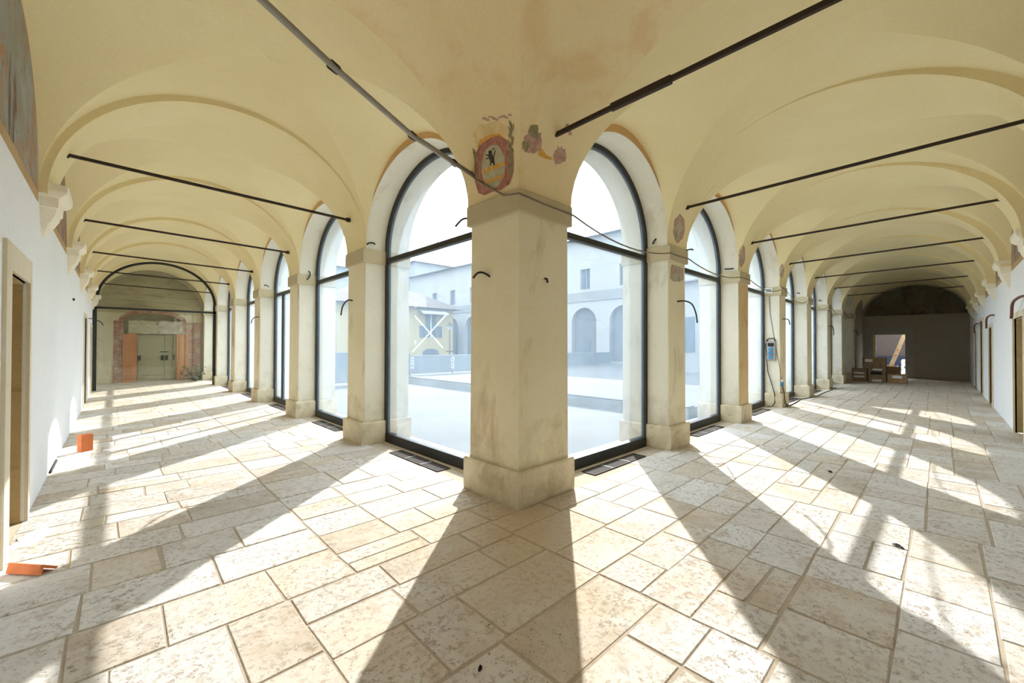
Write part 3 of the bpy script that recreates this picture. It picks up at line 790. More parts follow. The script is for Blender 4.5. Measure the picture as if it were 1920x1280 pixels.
part('cartouche_crown', decal([[(893, 276), (900, 262), (915, 253), (935, 250), (945, 258), (930, 258), (912, 266), (903, 276)]], 0.005), 'p_orange', ct)
part('shield_field', decal([blob(925, 312, 22, 41, 28, 0.02, 0.05)], 0.009), 'p_field', ct)
part('shield_stripe', decal([[(905, 320), (915, 314), (930, 308), (946, 303), (947, 309), (932, 315), (916, 321), (905, 326)], [(907, 340), (920, 335), (935, 330), (945, 326), (944, 332), (930, 338), (915, 343), (909, 345)]], 0.011, 2), 'p_orange', ct)
part('lion_figure', decal([blob(921, 296, 4.5, 10, 14, 0.15, -0.35, 2), blob(919, 286, 4, 4.5, 12, 0.2, 0, 3), blob(914, 291, 4, 1.3, 10, 0, 0.5), blob(914, 297, 4, 1.2, 10, 0, -0.2), blob(926, 305, 1.6, 6, 10, 0, -0.1), blob(920, 306, 1.3, 5, 10, 0, 0.3), blob(927, 288, 1.1, 8, 10, 0, 0.25), blob(925, 279, 2.6, 1.2, 8)], 0.012, 2), 'p_black', ct)
lv = []
for i in range(16):
    y = 235+i*6; x = 958+3*math.sin(i*1.7); L_ = 11
    lv.append([(x, y+8), (x-2.4, y), (x+(3 if i % 2 else -5), y-L_), (x+2, y)])
for i in range(8):
    y = 285+i*8; x = 889+(i*1.1); lv.append([(x+1, y+8), (x-1.5, y), (x-4, y-9), (x+2.2, y)])
part('laurel_leaves', decal(lv, 0.010, 1), 'p_green', ct)['kind'] = 'stuff'
cr = []
for i in range(9): cr.append(blob(908+6*i, 222-(4 if i > 5 else 0)+3*math.sin(i*2.1), 4.2, 2.2, 10, 0.3, 0, i))
part('painted_crown_trace', decal(cr, 0.004, 1), 'p_purple', ct)
fg = thing('painted_flower_traces', (0.4, -0.2, 3.3), 'faded purple painted flower traces right of the corner groin', 'fresco')
part('flower_blotch', decal([blob(1000, 265, 17, 24, 26, 0.18, 0.3, 11)], 0.005, 3), 'p_purple', fg)
part('flower_blotch', decal([blob(1050, 292, 12, 17, 22, 0.22, 0.1, 12)], 0.005, 3), 'p_purple', fg)
part('leaf_blotch', decal([blob(1001, 246, 9, 14, 16, 0.25, 0, 13), blob(986, 274, 6, 10, 14, 0.25, 0, 15)], 0.006, 2), 'p_green', fg)
part('ochre_blotch', decal([[(1008, 290), (1016, 278), (1024, 290), (1036, 296), (1034, 300), (1018, 296)]], 0.006, 2), 'p_orange', fg)
part('small_blotch', decal([blob(1064, 238, 5, 7, 14, 0.3, -0.4, 16), blob(1068, 248, 3.5, 6, 12, 0.3, -0.2, 17)], 0.005, 2), 'p_purple', fg)
for j, (cu, cv, ru, rv) in enumerate([(1273, 428, 10.5, 26), (1391, 480, 6.5, 20), (1466, 508, 4, 14)]):
    t = thing('painted_medallion', (PIL['R'][j+1][0]+0.3, 0, S+0.2), 'faded painted figure medallion above the %s right arcade pillar' % ORD[j+1], 'fresco', 'painted medallions over the right pillars')
    part('medallion_rim', decal([blob(cu, cv, ru, rv, 24, 0.1, 0.08, 20+j)], 0.004, 3), 'p_purple', t)
    part('medallion_figure', decal([blob(cu-ru*0.15, cv+3, ru*0.66, rv*0.78, 24, 0.08, 0.08, 30+j)], 0.008, 3), 'p_grey', t)
# ceiling spots: small plaster repair square on the right vault
part('square_patch', decal([[(1824, 423), (1836, 421), (1834, 428), (1822, 430)]], 0.004, 1), 'endwall', ceil)
# painted patches on two right pillars
q = thing('painted_patch', (3.35, 0.05, 2.55), 'greyish painted patch just below the first right pillar capital', 'fresco')
MB().loft([[(3.16+0.43*x_, dd, 2.47+0.22*z_) for x_, z_ in ((0, .05), (.25, -.1), (.6, -.05), (1, .15), (1, .95), (.5, 1), (.1, .95))] for dd in (0.05, 0.044)]).build('patch', M['p_grey'], q)
q = thing('ochre_wash', (6.4, 0.05, 0.4), 'worn ochre wash covering the front of the second right pillar', 'paint')
k_ = plaster('worn_ochre_wash', (0.60, 0.42, 0.20), (0.70, 0.54, 0.31), (0.52, 0.30, 0.13), 0.6, 0.52, 1.6, 2.2, 0.3, stretch=0.5)
MB().loft([[(6.115+0.53*x_, dd, 0.37+2.37*z_) for x_, z_ in ((.02, 0), (.3, .01), (.7, 0), (.97, .005), (.99, .3), (.97, .6), (1, .995), (0, .995), (.03, .6), (0, .3))] for dd in (0.053, 0.045)]).build('wash', k_, q)

# ------------------------------------------------------------------ conduit and wires
t = thing('overhead_conduit', (-1.0, 0.3, 3.25), 'twin grey conduit slung from the corner pillar across the left gallery', 'conduit')
path = [(-3.2, -0.80, 3.32), (-2.13, -0.287, 3.25), (-1.67, -0.03, 3.245), (-0.857, 0.40, 3.255), (0.03, 0.68, 3.25)]
for off in (0.0, 0.042):
    MB().tube([(x, y, z+off*0.6) if not off else (x-0.012, y+0.03, z+off*0.8) for x, y, z in path], 0.019, 8).build('pipe', 'conduit', t)
for x, y, z in (path[2], path[3], (-0.30, 0.575, 3.252)):
    MB().tube([(x-0.03, y+0.0, z+0.013), (x+0.03, y+0.03, z+0.013)], 0.030, 8).build('clamp', 'black', t)
def wire(pts, lab, r=0.009, mat='cable', name='arcade_cable', sag=0.0):
    return tag(MB().tube(pts, r, 6).build(name, mat), lab, 'cable')
def sagged(p, q, s, n=10):
    p, q = Vector(p), Vector(q)
    return [p.lerp(q, i/n) - Vector((0, 0, s*4*(i/n)*(1-i/n))) for i in range(n+1)]
pts = [(0.02, 0.70, 3.25), (0.022, 0.45, 3.08), (0.020, 0.22, 2.935), (0.016, 0.016, 2.90), (0.35, 0.018, 2.885), (0.83, 0.016, 2.875)]
pts += sagged((0.83, 0.016, 2.875), (3.07, 0.016, 2.83), 0.13) + [(3.4, 0.016, 2.83), (3.71, 0.016, 2.84)]
pts += sagged((3.71, 0.016, 2.84), (6.06, 0.016, 2.83), 0.10) + [(6.4, 0.016, 2.84), (6.71, 0.016, 2.84)]
pts += sagged((6.71, 0.016, 2.84), (9.0, 0.03, 2.86), 0.10)
wire(pts, 'grey cable slung along the right arcade capitals from the corner pillar')
pts = [(9.02, 0.016, 2.96), (9.66, 0.016, 2.86)] + sagged((9.66, 0.016, 2.86), (12.02, 0.016, 2.85), 0.16) + [(12.7, 0.016, 2.86)] + sagged((12.7, .016, 2.86), (15.17, .016, 2.86), .15) + [(15.86, .016, 2.86)] + sagged((15.86, .016, 2.86), (18.17, .016, 2.86), .15) + [(18.86, .016, 2.86)] + sagged((18.86, .016, 2.86), (21.2, .016, 2.86), .15)
wire(pts, 'thin cable looping along the far right arcade capitals', 0.008)
# junction box, socket panel, plug with their leads on the third right pillar
jx = 9.07
t = thing('junction_box', (jx-0.03, 0.28, 2.80), 'small white junction box on the third right pillar capital', 'junction box')
MB().loft([[(jx-e, 0.28+sy*(0.085-e2), 2.87+sz*(0.065-e2)) for sy, sz in ((-1, -1), (1, -1), (1, 1), (-1, 1))] for e, e2 in ((-0.03, 0), (0.055, 0), (0.06, 0.006))]).build('box_body', 'white', t)
B(jx-0.066, jx-0.058, 0.22, 0.34, 2.825, 2.915).build('lid', 'grey', t)
t = thing('socket_panel', (jx, 0.235, 1.13), 'grey socket panel with blue outlets hung on the third right pillar', 'socket panel')
pb = MB().loft([[(jx-e, 0.235+sy*(0.10-e2), 1.38+sz*(0.23-e2)) for sy, sz in ((-1, -1), (1, -1), (1, 1), (-1, 1))] for e, e2 in ((-0.03, 0), (0.05, 0), (0.06, 0.012))]).build('panel_body', 'grey', t)
MB().tube([(jx-0.02, 0.15, 1.60), (jx-0.03, 0.15, 1.66), (jx-0.03, 0.20, 1.69), (jx-0.03, 0.27, 1.69), (jx-0.03, 0.32, 1.66), (jx-0.02, 0.32, 1.60)], 0.012, 6).build('carry_handle', 'iron', t)
for z in (1.42, 1.32, 1.22):
    so_ = MB().tube([(jx-0.055, 0.235, z), (jx-0.085, 0.235, z)], 0.045, 12, False).build('socket', 'blue', t)
B(jx-0.07, jx-0.058, 0.17, 0.30, 1.49, 1.57).build('breaker_window', 'black', t)
wire([(jx-0.03, 0.32, 1.66), (jx-0.06, 0.345, 1.5), (jx-0.05, 0.33, 1.2), (jx-0.05, 0.30, 0.85), (jx-0.06, 0.20, 0.5), (jx-0.06, 0.16, 0.33), (jx-0.07, 0.15, 0.12), (jx-0.08, 0.20, 0.012), (jx-0.22, 0.27, 0.012)], 'black lead hanging from the socket panel to the floor', 0.010, 'black', 'power_lead')
wire([(jx-0.02, 0.28, 2.80), (jx-0.01, 0.26, 2.3), (jx-0.01, 0.16, 1.6), (jx-0.01, 0.06, 1.0), (jx+0.02, 0.03, 0.66)], 'thin grey lead running down from the junction box', 0.007, 'cable', 'thin_lead')
t = thing('blue_plug', (jx+0.05, 0.02, 0.5), 'blue plug hanging at the corner of the third right pillar', 'plug')
MB().tube([(jx+0.04, 0.025, 0.62), (jx+0.05, 0.015, 0.52)], 0.034, 10).build('plug_body', 'blue', t)
MB().tube([(jx+0.035, 0.028, 0.68), (jx+0.04, 0.025, 0.62)], 0.026, 10).build('plug_cap', 'white', t)
wire([(jx+0.05, 0.015, 0.52), (jx+0.06, -0.02, 0.35), (jx+0.12, -0.025, 0.12), (jx+0.3, -0.03, 0.012), (jx+0.7, -0.04, 0.012), (10.3, -0.02, 0.012), (11.2, 0.05, 0.012), (12.3, -0.14, 0.012), (13.3, -0.08, 0.012), (14.6, -0.10, 0.012), (16.0, -0.06, 0.012)], 'black cable trailing over the floor from the blue plug', 0.011, 'black', 'floor_cable')

# cable tails sticking out of pillars and walls
def stub(pts, lab, r=0.011, mat='black'):
    # smooth path
    P_ = [Vector(p) for p in pts]; out = []
    for i in range(len(P_)-1):
        p0, p1, p2, p3 = P_[max(i-1, 0)], P_[i], P_[i+1], P_[min(i+2, len(P_)-1)]
        for k in range(6):
            s_ = k/6
            out.append(0.5*((2*p1)+(p2-p0)*s_+(2*p0-5*p1+4*p2-p3)*s_*s_+(3*p1-p0-3*p2+p3)*s_**3))
    out.append(P_[-1])
    return tag(MB().tube(out, r, 7).build('cable_tail', mat), lab, 'cable', 'cable tails left sticking out')
stub([(0.06, .47, 2.19), (0.0, .50, 2.225), (-0.02, .57, 2.23), (-0.02, .64, 2.19)], 'short bent black cable tail on the corner pillar left face')
stub([(0.42, .06, 2.165), (0.422, .03, 2.155), (.425, .025, 2.12)], 'tiny dark stub on the corner pillar right face', 0.010)
stub([(0.06, 0.83, 2.86), (0.03, 0.90, 2.855), (0.0, 0.98, 2.79)], 'short black cable tail behind the corner pillar capital')
stub([(.07, 3.79, 2.20), (0, 3.86, 2.21), (-.03, 3.98, 2.12), (-.03, 4.05, 1.98)], 'curved black cable tail on the first left pillar front')
stub([(.08, 3.37, 3.02), (.11, 3.33, 3.05), (.17, 3.32, 3.055), (.22, 3.37, 3.05)], 'short black cable tail above the first left capital')
stub([(.235, 6.49, 3.05), (.26, 6.44, 3.0), (.245, 6.43, 2.92), (.20, 6.44, 2.85)], 'hooked black cable tail over the second left capital')
stub([(.06, 9.70, 2.22), (0, 9.80, 2.23), (-.03, 10.0, 2.19), (-.03, 10.2, 2.08)], 'curved black cable tail on the third left pillar front')
stub([(.15, 9.64, 3.06), (.18, 9.6, 3.07), (.25, 9.59, 3.02)], 'small cable tail above the third left capital')
stub([(3.39, .06, 2.16), (3.5, -.02, 2.17), (3.7, -.04, 2.13), (3.84, -.04, 2.0), (3.89, -.04, 1.86)], 'long curved black cable tail on the first right pillar front')
stub([(3.10, .29, 3.02), (3.07, .26, 3.04), (3.06, .22, 3.07)], 'short black cable tail above the first right capital', 0.013)
stub([(3.68, 0.06, 2.97), (3.74, -.01, 2.99), (3.80, -.01, 2.985)], 'short straight black stub beside the first right capital')
stub([(6.09, .30, 3.03), (6.04, .26, 3.02), (6.03, .18, 3.01), (6.07, .14, 3.02)], 'short black cable tail above the second right capital', 0.013)
stub([(9.3, 0.06, 2.17), (9.42, -.02, 2.17), (9.6, -.02, 2.14), (9.78, 0, 2.05)], 'short black cable tail on the third right pillar front')
stub([(15.4, 0.06, 2.2), (15.6, -.03, 2.2), (15.75, -.04, 2.05), (15.8, -.04, 1.9)], 'curved dark cable tail on the fifth right pillar front')
stub([(21.5, 0.06, 2.2), (21.7, -.03, 2.2), (21.9, -.06, 2.0)], 'dark cable tail on the last right pillar front')
stub([(12.06, .3, 3.08), (12.02, .27, 3.09), (12.02, .22, 3.06)], 'small cable tail above the fourth right capital', 0.012)
stub([(15.2, .3, 3.1), (15.16, .26, 3.12), (15.16, .22, 3.07)], 'small cable tail above the fifth right capital', 0.012)
for (xx, lab) in ((7.6, 'curved brown conduit tail above the nearest right wall doorway'), (13.0, 'curved dark conduit tail above the second right wall doorway'), (18.4, 'curved dark conduit tail high on the far right wall')):
    stub([(xx-0.6, YW-0.03, 2.24), (xx-0.3, YW+0.05, 2.26), (xx+0.15, YW+0.09, 2.20), (xx+0.45, YW+0.08, 2.03), (xx+.5, YW+.08, 1.97)], lab, 0.02, 'redcable')
stub([(XW-.03, 13.6, 2.2), (XW+.06, 13.8, 2.22), (XW+.22, 13.9, 2.15), (XW+.28, 13.95, 2.05)], 'curved black cable tail on the white left wall', 0.012)
stub([(XW-.02, 7.8, 2.28), (XW+.02, 7.82, 2.285)], 'small black stub on the white left wall', 0.022)
# small hole box on first-left wall stretch

# ------------------------------------------------------------------ bricks and scraps on the floor
def hollow_brick(c, lab):
    t = thing('hollow_brick', c, lab, 'brick')
    x, y, z = c; w_, d_, h_ = 0.065, 0.045, 0.235
    ca, sa = math.cos(0.55), math.sin(0.55)
    def T(a, b, zz): return (x+a*ca-b*sa, y+a*sa+b*ca, zz)
    body = MB()
    # outer walls plus webs so that the top shows six hollow cells
    def rb(a0, a1, b0, b1, z0, z1): body.add([T(a0, b0, z0), T(a1, b0, z0), T(a1, b1, z0), T(a0, b1, z0), T(a0, b0, z1), T(a1, b0, z1), T(a1, b1, z1), T(a0, b1, z1)], [(3, 2, 1, 0), (4, 5, 6, 7), (0, 1, 5, 4), (1, 2, 6, 5), (2, 3, 7, 6), (3, 0, 4, 7)])
    e = 0.009
    rb(-w_, w_, -d_, -d_+e, 0.001, h_); rb(-w_, w_, d_-e, d_, 0.001, h_); rb(-w_, -w_+e, -d_+e, d_-e, 0.001, h_); rb(w_-e, w_, -d_+e, d_-e, 0.001, h_)
    rb(-w_+e, w_-e, -e/2, e/2, 0.001, h_)
    for a in (-w_/3, w_/3): rb(a-e/2, a+e/2, -d_+e, d_-e, 0.001, h_)
    body.build('shell', 'clay', t)
    mb = MB()
    for i in range(6):
        a = -w_+2*w_*(i+.5)/6
        mb.add([T(a-.003, -d_-.002, .01), T(a+.003, -d_-.002, .01), T(a+.003, -d_-.002, h_-.005), T(a-.003, -d_-.002, h_-.005), T(a-.003, -d_+.001, .01), T(a+.003, -d_+.001, .01), T(a+.003, -d_+.001, h_-.005), T(a-.003, -d_+.001, h_-.005)],
               [(3, 2, 1, 0), (4, 5, 6, 7), (0, 1, 5, 4), (1, 2, 6, 5), (2, 3, 7, 6), (3, 0, 4, 7)])
    mb.build('scored_ribs', 'clay', t)
    rb2 = MB(); rb2.add([T(-w_+e, -d_+e, .06), T(w_-e, -d_+e, .06), T(w_-e, d_-e, .06), T(-w_+e, d_-e, .06)], [(0, 1, 2, 3)])
    rb2.build('hollow', 'clay_in', t)
hollow_brick((-2.95, 5.68, 0.0), 'orange hollow brick standing on end by the white left wall')
t = thing('broken_tile', (-3.03, 1.46, 0), 'broken orange clay tile piece lying by the left wall', 'tile')
MB().loft([[(-3.14, 1.56, 0.0), (-2.985, 1.39, 0.0), (-3.0, 1.375, 0.01), (-3.155, 1.55, 0.01)], [(-3.13, 1.585, 0.06), (-2.975, 1.41, 0.055), (-2.99, 1.40, 0.062), (-3.145, 1.575, 0.067)]]).build('upright_flange', 'clay', t)
MB().loft([[(-3.145, 1.58, 0.045), (-2.98, 1.405, 0.042), (-2.925, 1.435, 0.002), (-3.09, 1.62, 0.002)], [(-3.14, 1.59, 0.06), (-2.975, 1.41, 0.056), (-2.915, 1.44, 0.014), (-3.08, 1.63, 0.016)]]).build('tile_wing', 'clay', t)
def crumple(c, r0, r1, h_, seed, mat, name, lab, cat, rot=0.0):
    rng = random.Random(seed); v = []; f = []; n, k_ = 22, 5
    rings = []
    for k in range(k_+1):
        q = k/k_
        ring = []
        for i in range(n):
            a_ = 2*math.pi*i/n; j = 1+rng.uniform(-.16, .16)
            x_, y_ = r0*(1-q*.92)*j*math.cos(a_), r1*(1-q*.92)*j*math.sin(a_)
            ring.append((c[0]+x_*math.cos(rot)-y_*math.sin(rot), c[1]+x_*math.sin(rot)+y_*math.cos(rot), c[2]+0.001+h_*(q**0.7)*rng.uniform(.5, 1) if k else c[2]+0.001))
        rings.append(ring)
    return tag(MB().loft(rings, False).build(name, mat), lab, cat)
crumple((-3.10, 2.22, 0.0), 0.20, 0.09, 0.018, 5, 'paper', 'paper_scrap', 'torn white paper scrap on the floor before the left doorway', 'paper', 1.3)
crumple((-2.72, 5.55, 0.0), 0.06, 0.04, 0.012, 6, 'paper', 'paper_scrap', 'tiny pale scrap on the floor beside the hollow brick', 'paper')
for j, (x, y, s_, lab) in enumerate([(1.59, -2.44, .05, 'small dark debris crumb in the sunny right gallery floor'), (-1.42, -1.18, .018, 'small dark chip on the sunny floor lower left of the corner pillar'), (3.5, -1.75, .04, 'small dark crumb in the shade of the right gallery')]):
    crumple((x, y, 0.0), s_, s_*.5, .02, 40+j, 'black', 'floor_debris', lab, 'debris', .6)
# black strip standing in for the dark gap at the left wall foot
tag(MB().tube([(XW+.012, 4.5, .014), (XW+.012, 5.2, .014)], 0.013, 8).build('wall_foot_gap', 'black'), 'short black strip standing for the dark gap along the foot of the left wall', 'pipe')

# ------------------------------------------------------------------ cardboard boxes at the right end
def cbox(x, y, z, sx, sy, sz, mat, lab, label_pos=None, band=False):
    t = thing('cardboard_box', (x, y, z), lab, 'box', 'cardboard boxes at the end of the right gallery')
    MB().loft([[(x+a*(sx/2), y+b*(sy/2), zz) for a, b in ((-1, -1), (1, -1), (1, 1), (-1, 1))] for zz in (z+.001, z+sz)]).build('carton', mat, t)
    MB().box(x-sx/2-.002, x+sx/2+.002, y-.025, y+.025, z+sz-.002, z+sz+.003).build('packing_tape', 'wood', t)
    for (f0, f1, g0, g1) in label_pos or []:
        B(x-sx/2-.004, x-sx/2, y-sy/2+sy*f0, y-sy/2+sy*f1, z+sz*g0, z+sz*g1).build('paper_label', 'paper', t)
    if band: B(x-sx/2-.003, x-sx/2, y-sy/2+sy*.2, y+sy/2-sy*.1, z+.01, z+sz*.45).build('black_print', 'black', t)
    return t
cbox(20.6, 0.02-.27, 0, .5, .5, .55, 'cardboard', 'tall brown carton with two white labels at the stack left end', [(.15, .85, .58, .72), (.15, .85, .30, .44)])
cbox(20.55, -.83, 0, .5, .56, .30, 'cardboard', 'flat brown carton at the bottom of the carton stack', [(.25, .8, .08, .38)])
cbox(20.58, -.83, .303, .5, .52, .30, 'cardboard', 'brown carton with white print lying in the middle of the stack', [(.2, .78, .62, .85)], True)
cbox(20.62, -.72, .606, .5, .74, .42, 'cardboard', 'wide brown carton on top of the stack', [(.55, .88, .55, .82)])
cbox(20.4, -1.45, 0, .5, .58, .36, 'cardboard2', 'reddish brown carton alone at the right end of the stack', [(.25, .75, .55, .85)])
cbox(21.3, -1.2, 0, .5, .6, .62, 'cardboard', 'dark carton standing behind the stack by the far doorway')

# ------------------------------------------------------------------ yard behind the far right doorway
g = B(24.2, 34, -8, 0.8, -0.2, -0.02).build('ground_yard', 'courtyard'); tag(g, kind='structure')
B(24.25, 24.31, dB_-0.10, dB_+0.0, 0, dH).build('post_timber', 'wood').__setitem__('kind', 'structure')
t = thing('leaning_plank', (25.4, -1.0, 0), 'pale wooden plank leaning across the far doorway', 'plank')
p0, p1 = Vector((25.7, -0.93, 0.5)), Vector((25.7, -1.50, 2.3)); d = p1-p0
MB().obox((p0+p1)/2, d/2, Vector((0.02, 0, 0)), d.normalized().cross(Vector((1, 0, 0)))*0.085).build('plank_board', 'wood', t)
for k in (0.3, 0.45): MB().obox(p0.lerp(p1, k)+Vector((-.025, 0, 0)), Vector((.004, 0, 0)), d.normalized()*.03, Vector((0, .05, 0))).build('red_mark', 'clay', t)
t = thing('support_trestle', (25.7, -0.8, 0), 'orange timber trestle behind the far doorway', 'trestle')
for y in (-0.62, -0.98): B(25.65, 25.72, y-.03, y+.03, -.02, .52).build('leg', 'orangewood', t)
B(25.62, 25.75, -1.08, -.55, .45, .52).build('top_beam', 'orangewood', t)
t = thing('sack_pallet', (26.2, -1.72, 0), 'stack of white sacks on a pallet outside the far doorway', 'sacks')
B(25.95, 26.6, -2.2, -1.28, -.02, .10).build('pallet', 'wood', t)
for k in range(3): MB().loft([[(26.27+a*.30*q, -1.74+b*.45*q, z) for a, b in ((-1, -1), (1, -1), (1, 1), (-1, 1))] for z, q in ((.10+k*.24, .96), (.16+k*.24, 1), (.28+k*.24, 1), (.338+k*.24, .95))]).build('sack', 'paper', t)
tx = bpy.data.curves.new('sack_lettering', 'FONT'); tx.body = 'CAK'; tx.size = 0.22; tx.extrude = 0.002; tx.align_x = 'CENTER'
to = bpy.data.objects.new('sack_lettering', tx); COL.objects.link(to); to.parent = t
tm = bpy.data.meshes.new_from_object(to); bpy.data.objects.remove(to)
to = bpy.data.objects.new('sack_lettering', tm); COL.objects.link(to); to.parent = t; tm.materials.clear(); tm.materials.append(M['black'])
to.location = Vector((25.955, -1.62, .38)) - Vector((26.2, -1.72, 0)); to.rotation_euler = (math.pi/2, 0, -math.pi/2)
crumple((25.6, -1.18, -.02), .26, .24, .55, 9, 'plastic_sheet', 'plastic_bag', 'crumpled grey plastic bag beside the sacks outside', 'bag')
t = B(29, 29.3, -8, 0.8, -.02, 2.2).build('yard_fence', 'brownwall'); tag(t, 'dark brown boarded fence closing the yard beyond the far doorway', 'fence')
t = B(28.8, 28.9, -7, 0.6, -.02, .95).build('blue_sheeting', 'darkblue'); tag(t, 'dark blue plastic sheeting along the yard fence', 'sheeting')

# ------------------------------------------------------------------ courtyard
g = B(-30, 80, 0.80, 80, -0.3, -0.03).build('ground_courtyard', 'courtyard'); tag(g, kind='structure')
g = MB().box(5.9, 21.9, 0.95, 21.5, -0.03, 0.20).box(5.86, 6.2, 0.95, 21.5, 0.20, 0.235).build('ground_platform', 'courtyard'); tag(g, kind='structure')
B(5.84, 5.9, 0.95, 21.5, -0.03, 0.20).build('trim_1', 'step').__setitem__('kind', 'structure')
t = thing('site_fence', (10, 13, 0), 'grey sheeted site fence crossing the courtyard', 'fence')
for i in range(9):
    x0 = 2.0+i*2.2; zb = 0.0 if x0 < 5 else 0.2
    pn = B(x0+.03, x0+2.17, 13.0, 13.03, zb+.06, 1.03 if x0 > 5 else 1.2).build('fence_panel', 'fencepanel', t)
    B(x0+.03, x0+2.17, 12.985, 13.02, (1.03 if x0 > 5 else 1.2), (1.06 if x0 > 5 else 1.23)).build('top_rail', 'grey', pn)
    B(x0-.025, x0+.025, 12.97, 13.02, zb-.03, 1.12 if x0 > 5 else 1.28).build('fence_post', 'step', t)

def wing():
    X = 21.9; H = 9.25
    t = thing('east_wing', (24, 16, 0), 'two storey render wing with blind arches across the courtyard', 'building')
    y0, y1 = 0.9, 40; mb = MB()
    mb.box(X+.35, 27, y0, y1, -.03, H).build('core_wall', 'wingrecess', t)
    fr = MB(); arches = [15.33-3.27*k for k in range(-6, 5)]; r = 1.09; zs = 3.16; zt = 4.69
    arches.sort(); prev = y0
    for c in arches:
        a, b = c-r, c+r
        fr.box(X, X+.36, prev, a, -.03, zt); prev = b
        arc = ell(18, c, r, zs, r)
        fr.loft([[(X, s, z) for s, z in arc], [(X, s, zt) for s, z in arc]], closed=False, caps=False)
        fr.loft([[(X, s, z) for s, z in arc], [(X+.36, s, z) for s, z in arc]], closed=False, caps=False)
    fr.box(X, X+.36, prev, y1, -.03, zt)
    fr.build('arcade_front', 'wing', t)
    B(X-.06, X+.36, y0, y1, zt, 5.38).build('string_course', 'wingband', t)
    # upper storey with window openings
    up = MB(); prev = y0
    wins = [c-.12 for c in arches]
    for c in wins:
        a, b = c-.43, c+.43
        up.box(X, X+.36, prev, a, 5.38, H); up.box(X, X+.36, a, b, 5.38, 5.58); up.box(X, X+.36, a, b, 7.05, H); prev = b
    up.box(X, X+.36, prev, y1, 5.38, H); up.build('upper_wall', 'wing', t)
    for c in wins:
        w_ = B(X+.20, X+.26, c-.43, c+.43, 5.58, 7.05).build('upper_window', 'shutter', t)
        B(X+.18, X+.20, c-.02, c+.02, 5.58, 7.05).build('meeting_stile', 'step', w_)
    for c in arches: 
        B(X+.30, X+.352, c-.35, c+.25, 0.0, 1.9).build('blind_door', 'shutter', t)
    B(X-.10, X+.36, y0, y1, -.03, .42).build('plinth', 'step', t)
    MB().loft([[(X-.6, y0, H-.05), (27.6, y0, H-.05), (24.6, y0, H+1.0)], [(X-.6, y1, H-.05), (27.6, y1, H-.05), (24.6, y1, H+1.0)]]).build('roof', 'tiles', t)
wing()

t = thing('shading_annex', (19.7, 4.7, 0), 'low plain render annex added in the courtyard corner to shade the far right windows', 'building')  # annex added to keep sun and sky off the far right windows
B(17.5, 21.8, 1.4, 8.0, -.03, 4.6).build('wall', 'wing', t)
MB().loft([[(17.2, 1.2, 4.6), (21.8, 1.2, 4.6), (21.8, 8.3, 4.6), (17.2, 8.3, 4.6)], [(17.2, 1.2, 4.66), (21.8, 1.2, 5.1), (21.8, 8.3, 5.1), (17.2, 8.3, 4.66)]]).build('roof', 'tiles', t)
for y in (3.0, 6.0): B(17.44, 17.52, y-.45, y+.45, 1.2, 2.9).build('window', 'shutter', t)
def house():
    t = thing('yellow_house', (17, 29, 0), 'small yellow house with hipped tile roof behind the courtyard', 'building')
    x0, x1, y0, y1, h = 9.0, 19.4, 28.0, 36.0, 4.75
    B(x0, x1, y0, y1, -.03, h).build('wall', 'yellow', t)
    MB().loft([[(x0-.7, y0-.7, h-.06), (x1+.8, y0-.7, h-.06), (x1+.8, y1+.7, h-.06), (x0-.7, y1+.7, h-.06)], [(x0+3.6, y0+3.9, h+2.3), (x1-4.2, y0+3.9, h+2.3), (x1-4.2, y1-3.9, h+2.3), (x0+3.6, y1-3.9, h+2.3)]]).build('roof', 'tiles', t)
    for c in (17.05, 12.2):
        wn_ = B(c-.55, c+.55, y0-.03, y0+.05, 2.16, 4.15).build('window', 'shutter', t)
        B(c-.03, c+.03, y0-.045, y0-.03, 2.16, 4.15).build('stile', 'white', wn_)
        for sgn in (-1, 1): B(c+sgn*.62-.5*(sgn < 0), c+sgn*.62+.5*(sgn > 0), y0-.07, y0, 2.16, 3.15).build('balcony_panel', 'shutter', t)
        a_ = MB().loft([[(c-1.3, y0, 4.62), (c+1.3, y0, 4.62), (c+1.3, y0, 4.58), (c-1.3, y0, 4.58)], [(c-1.3, y0-.9, 4.25), (c+1.3, y0-.9, 4.25), (c+1.3, y0-.9, 4.12), (c-1.3, y0-.9, 4.12)]]).build('awning', 'awning', t)
        arc = [(c-.8, 0)] + ell(12, c, .8, .85, .35) + [(c+.8, 0)]
        MB().loft([[(s, y0-.04, z) for s, z in arc], [(s, y0+.05, z) for s, z in arc]]).build('arched_doorway', 'shutter', t)
house()
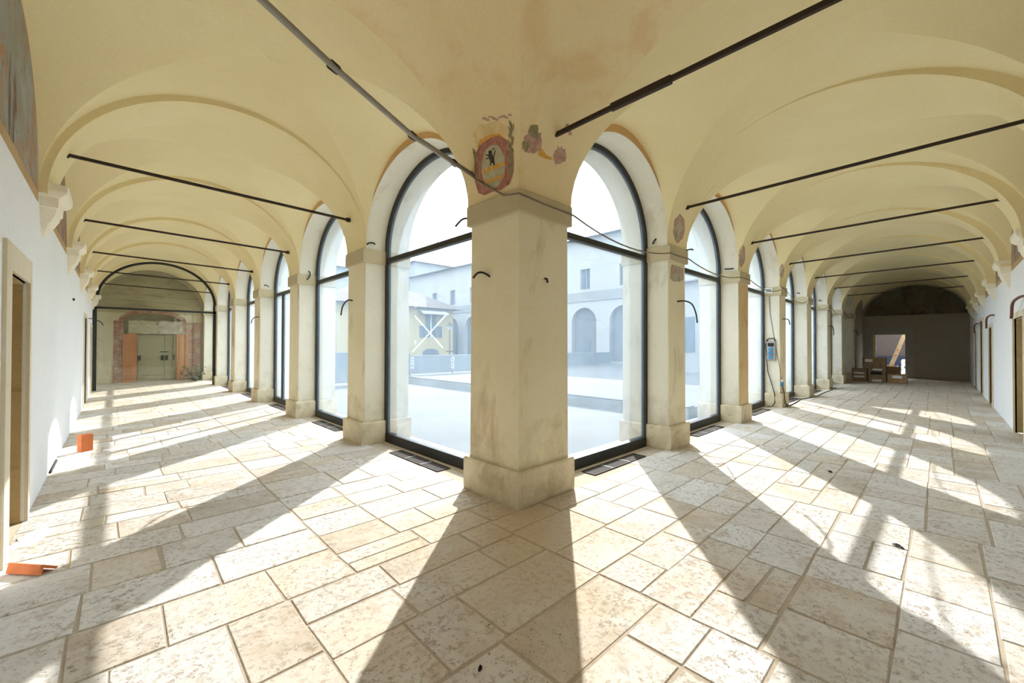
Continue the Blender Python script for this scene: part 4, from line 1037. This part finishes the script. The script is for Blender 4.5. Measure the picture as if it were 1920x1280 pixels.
def block(nm, lab, x0, x1, y0, y1, h, roofh, wins, mat='pale'):
    t = thing(nm, ((x0+x1)/2, (y0+y1)/2, 0), lab, 'building')
    B(x0, x1, y0, y1, -.03, h).build('wall', mat, t)
    xm, ym = (x0+x1)/2, (y0+y1)/2
    MB().loft([[(x0-.6, y0-.6, h), (x1+.6, y0-.6, h), (x1+.6, y1+.6, h), (x0-.6, y1+.6, h)], [(xm-.8, ym-.4, h+roofh), (xm+.8, ym-.4, h+roofh), (xm+.8, ym+.4, h+roofh), (xm-.8, ym+.4, h+roofh)]]).build('roof', 'tiles', t)
    for (c, z0, z1) in wins:
        w_ = B(c-.6, c+.6, y0-.06, y0+.05, z0, z1).build('window', 'shutter', t)
        for sgn in (-1, 1): B(c+sgn*.9-.3, c+sgn*.9+.3, y0-.09, y0-.01, z0, z1).build('shutter_leaf', 'wingband', w_)
    return t
block('tall_house', 'tall pale house with shuttered windows rising behind the yellow house', 25.6, 36, 45, 55, 12.4, 2.1, [(28.0, 7.4, 9.2), (31.5, 7.4, 9.4), (34.4, 7.4, 9.2), (28, 3.5, 5.3), (31.5, 3.5, 5.3)])
block('far_house', 'lower pale house left of the tall house', 14.5, 24.2, 46, 55, 10.6, 2.0, [(23, 7.0, 8.6), (19.5, 7.0, 8.6), (23, 3.4, 5.0)])
block('side_house', 'pale house at the far left behind the courtyard', -4, 8.0, 30, 38, 6.0, 2.2, [(1.5, 3.4, 5.0), (5.0, 3.4, 5.0), (-1.5, 3.4, 5.0)])
an = thing('roof_antenna', (31.9, 49.5, 14.4), 'thin roof antenna on the tall pale house', 'antenna')
MB().tube([(31.9, 49.5, 14.2), (31.9, 49.5, 17.4)], .035, 6).build('mast', 'iron', an)
B(31.4, 32.4, 49.48, 49.52, 16.9, 16.95).build('aerial_bar', 'iron', an)
t = thing('street_lamp', (13.38, 20, 0), 'old street lamp standing before the yellow house', 'lamp')
MB().tube([(13.38, 20, -.03), (13.38, 20, .6), (13.38, 20, .62), (13.38, 20, 2.5)], [.09, .08, .045, .035], 8).build('post', 'iron', t)
MB().loft([[(13.38+a*q, 20+b*q, z) for a, b in ((-1, -1), (1, -1), (1, 1), (-1, 1))] for z, q in ((2.5, .06), (2.52, .10), (2.8, .17))]).build('lantern', 'step', t)
MB().loft([[(13.38+a*q, 20+b*q, z) for a, b in ((-1, -1), (1, -1), (1, 1), (-1, 1))] for z, q in ((2.8, .20), (2.95, .06), (3.05, .02))]).build('lantern_cap', 'iron', t)
B(13.1, 13.66, 19.95, 20.0, 1.05, 1.13).build('sign_arm', 'iron', t)
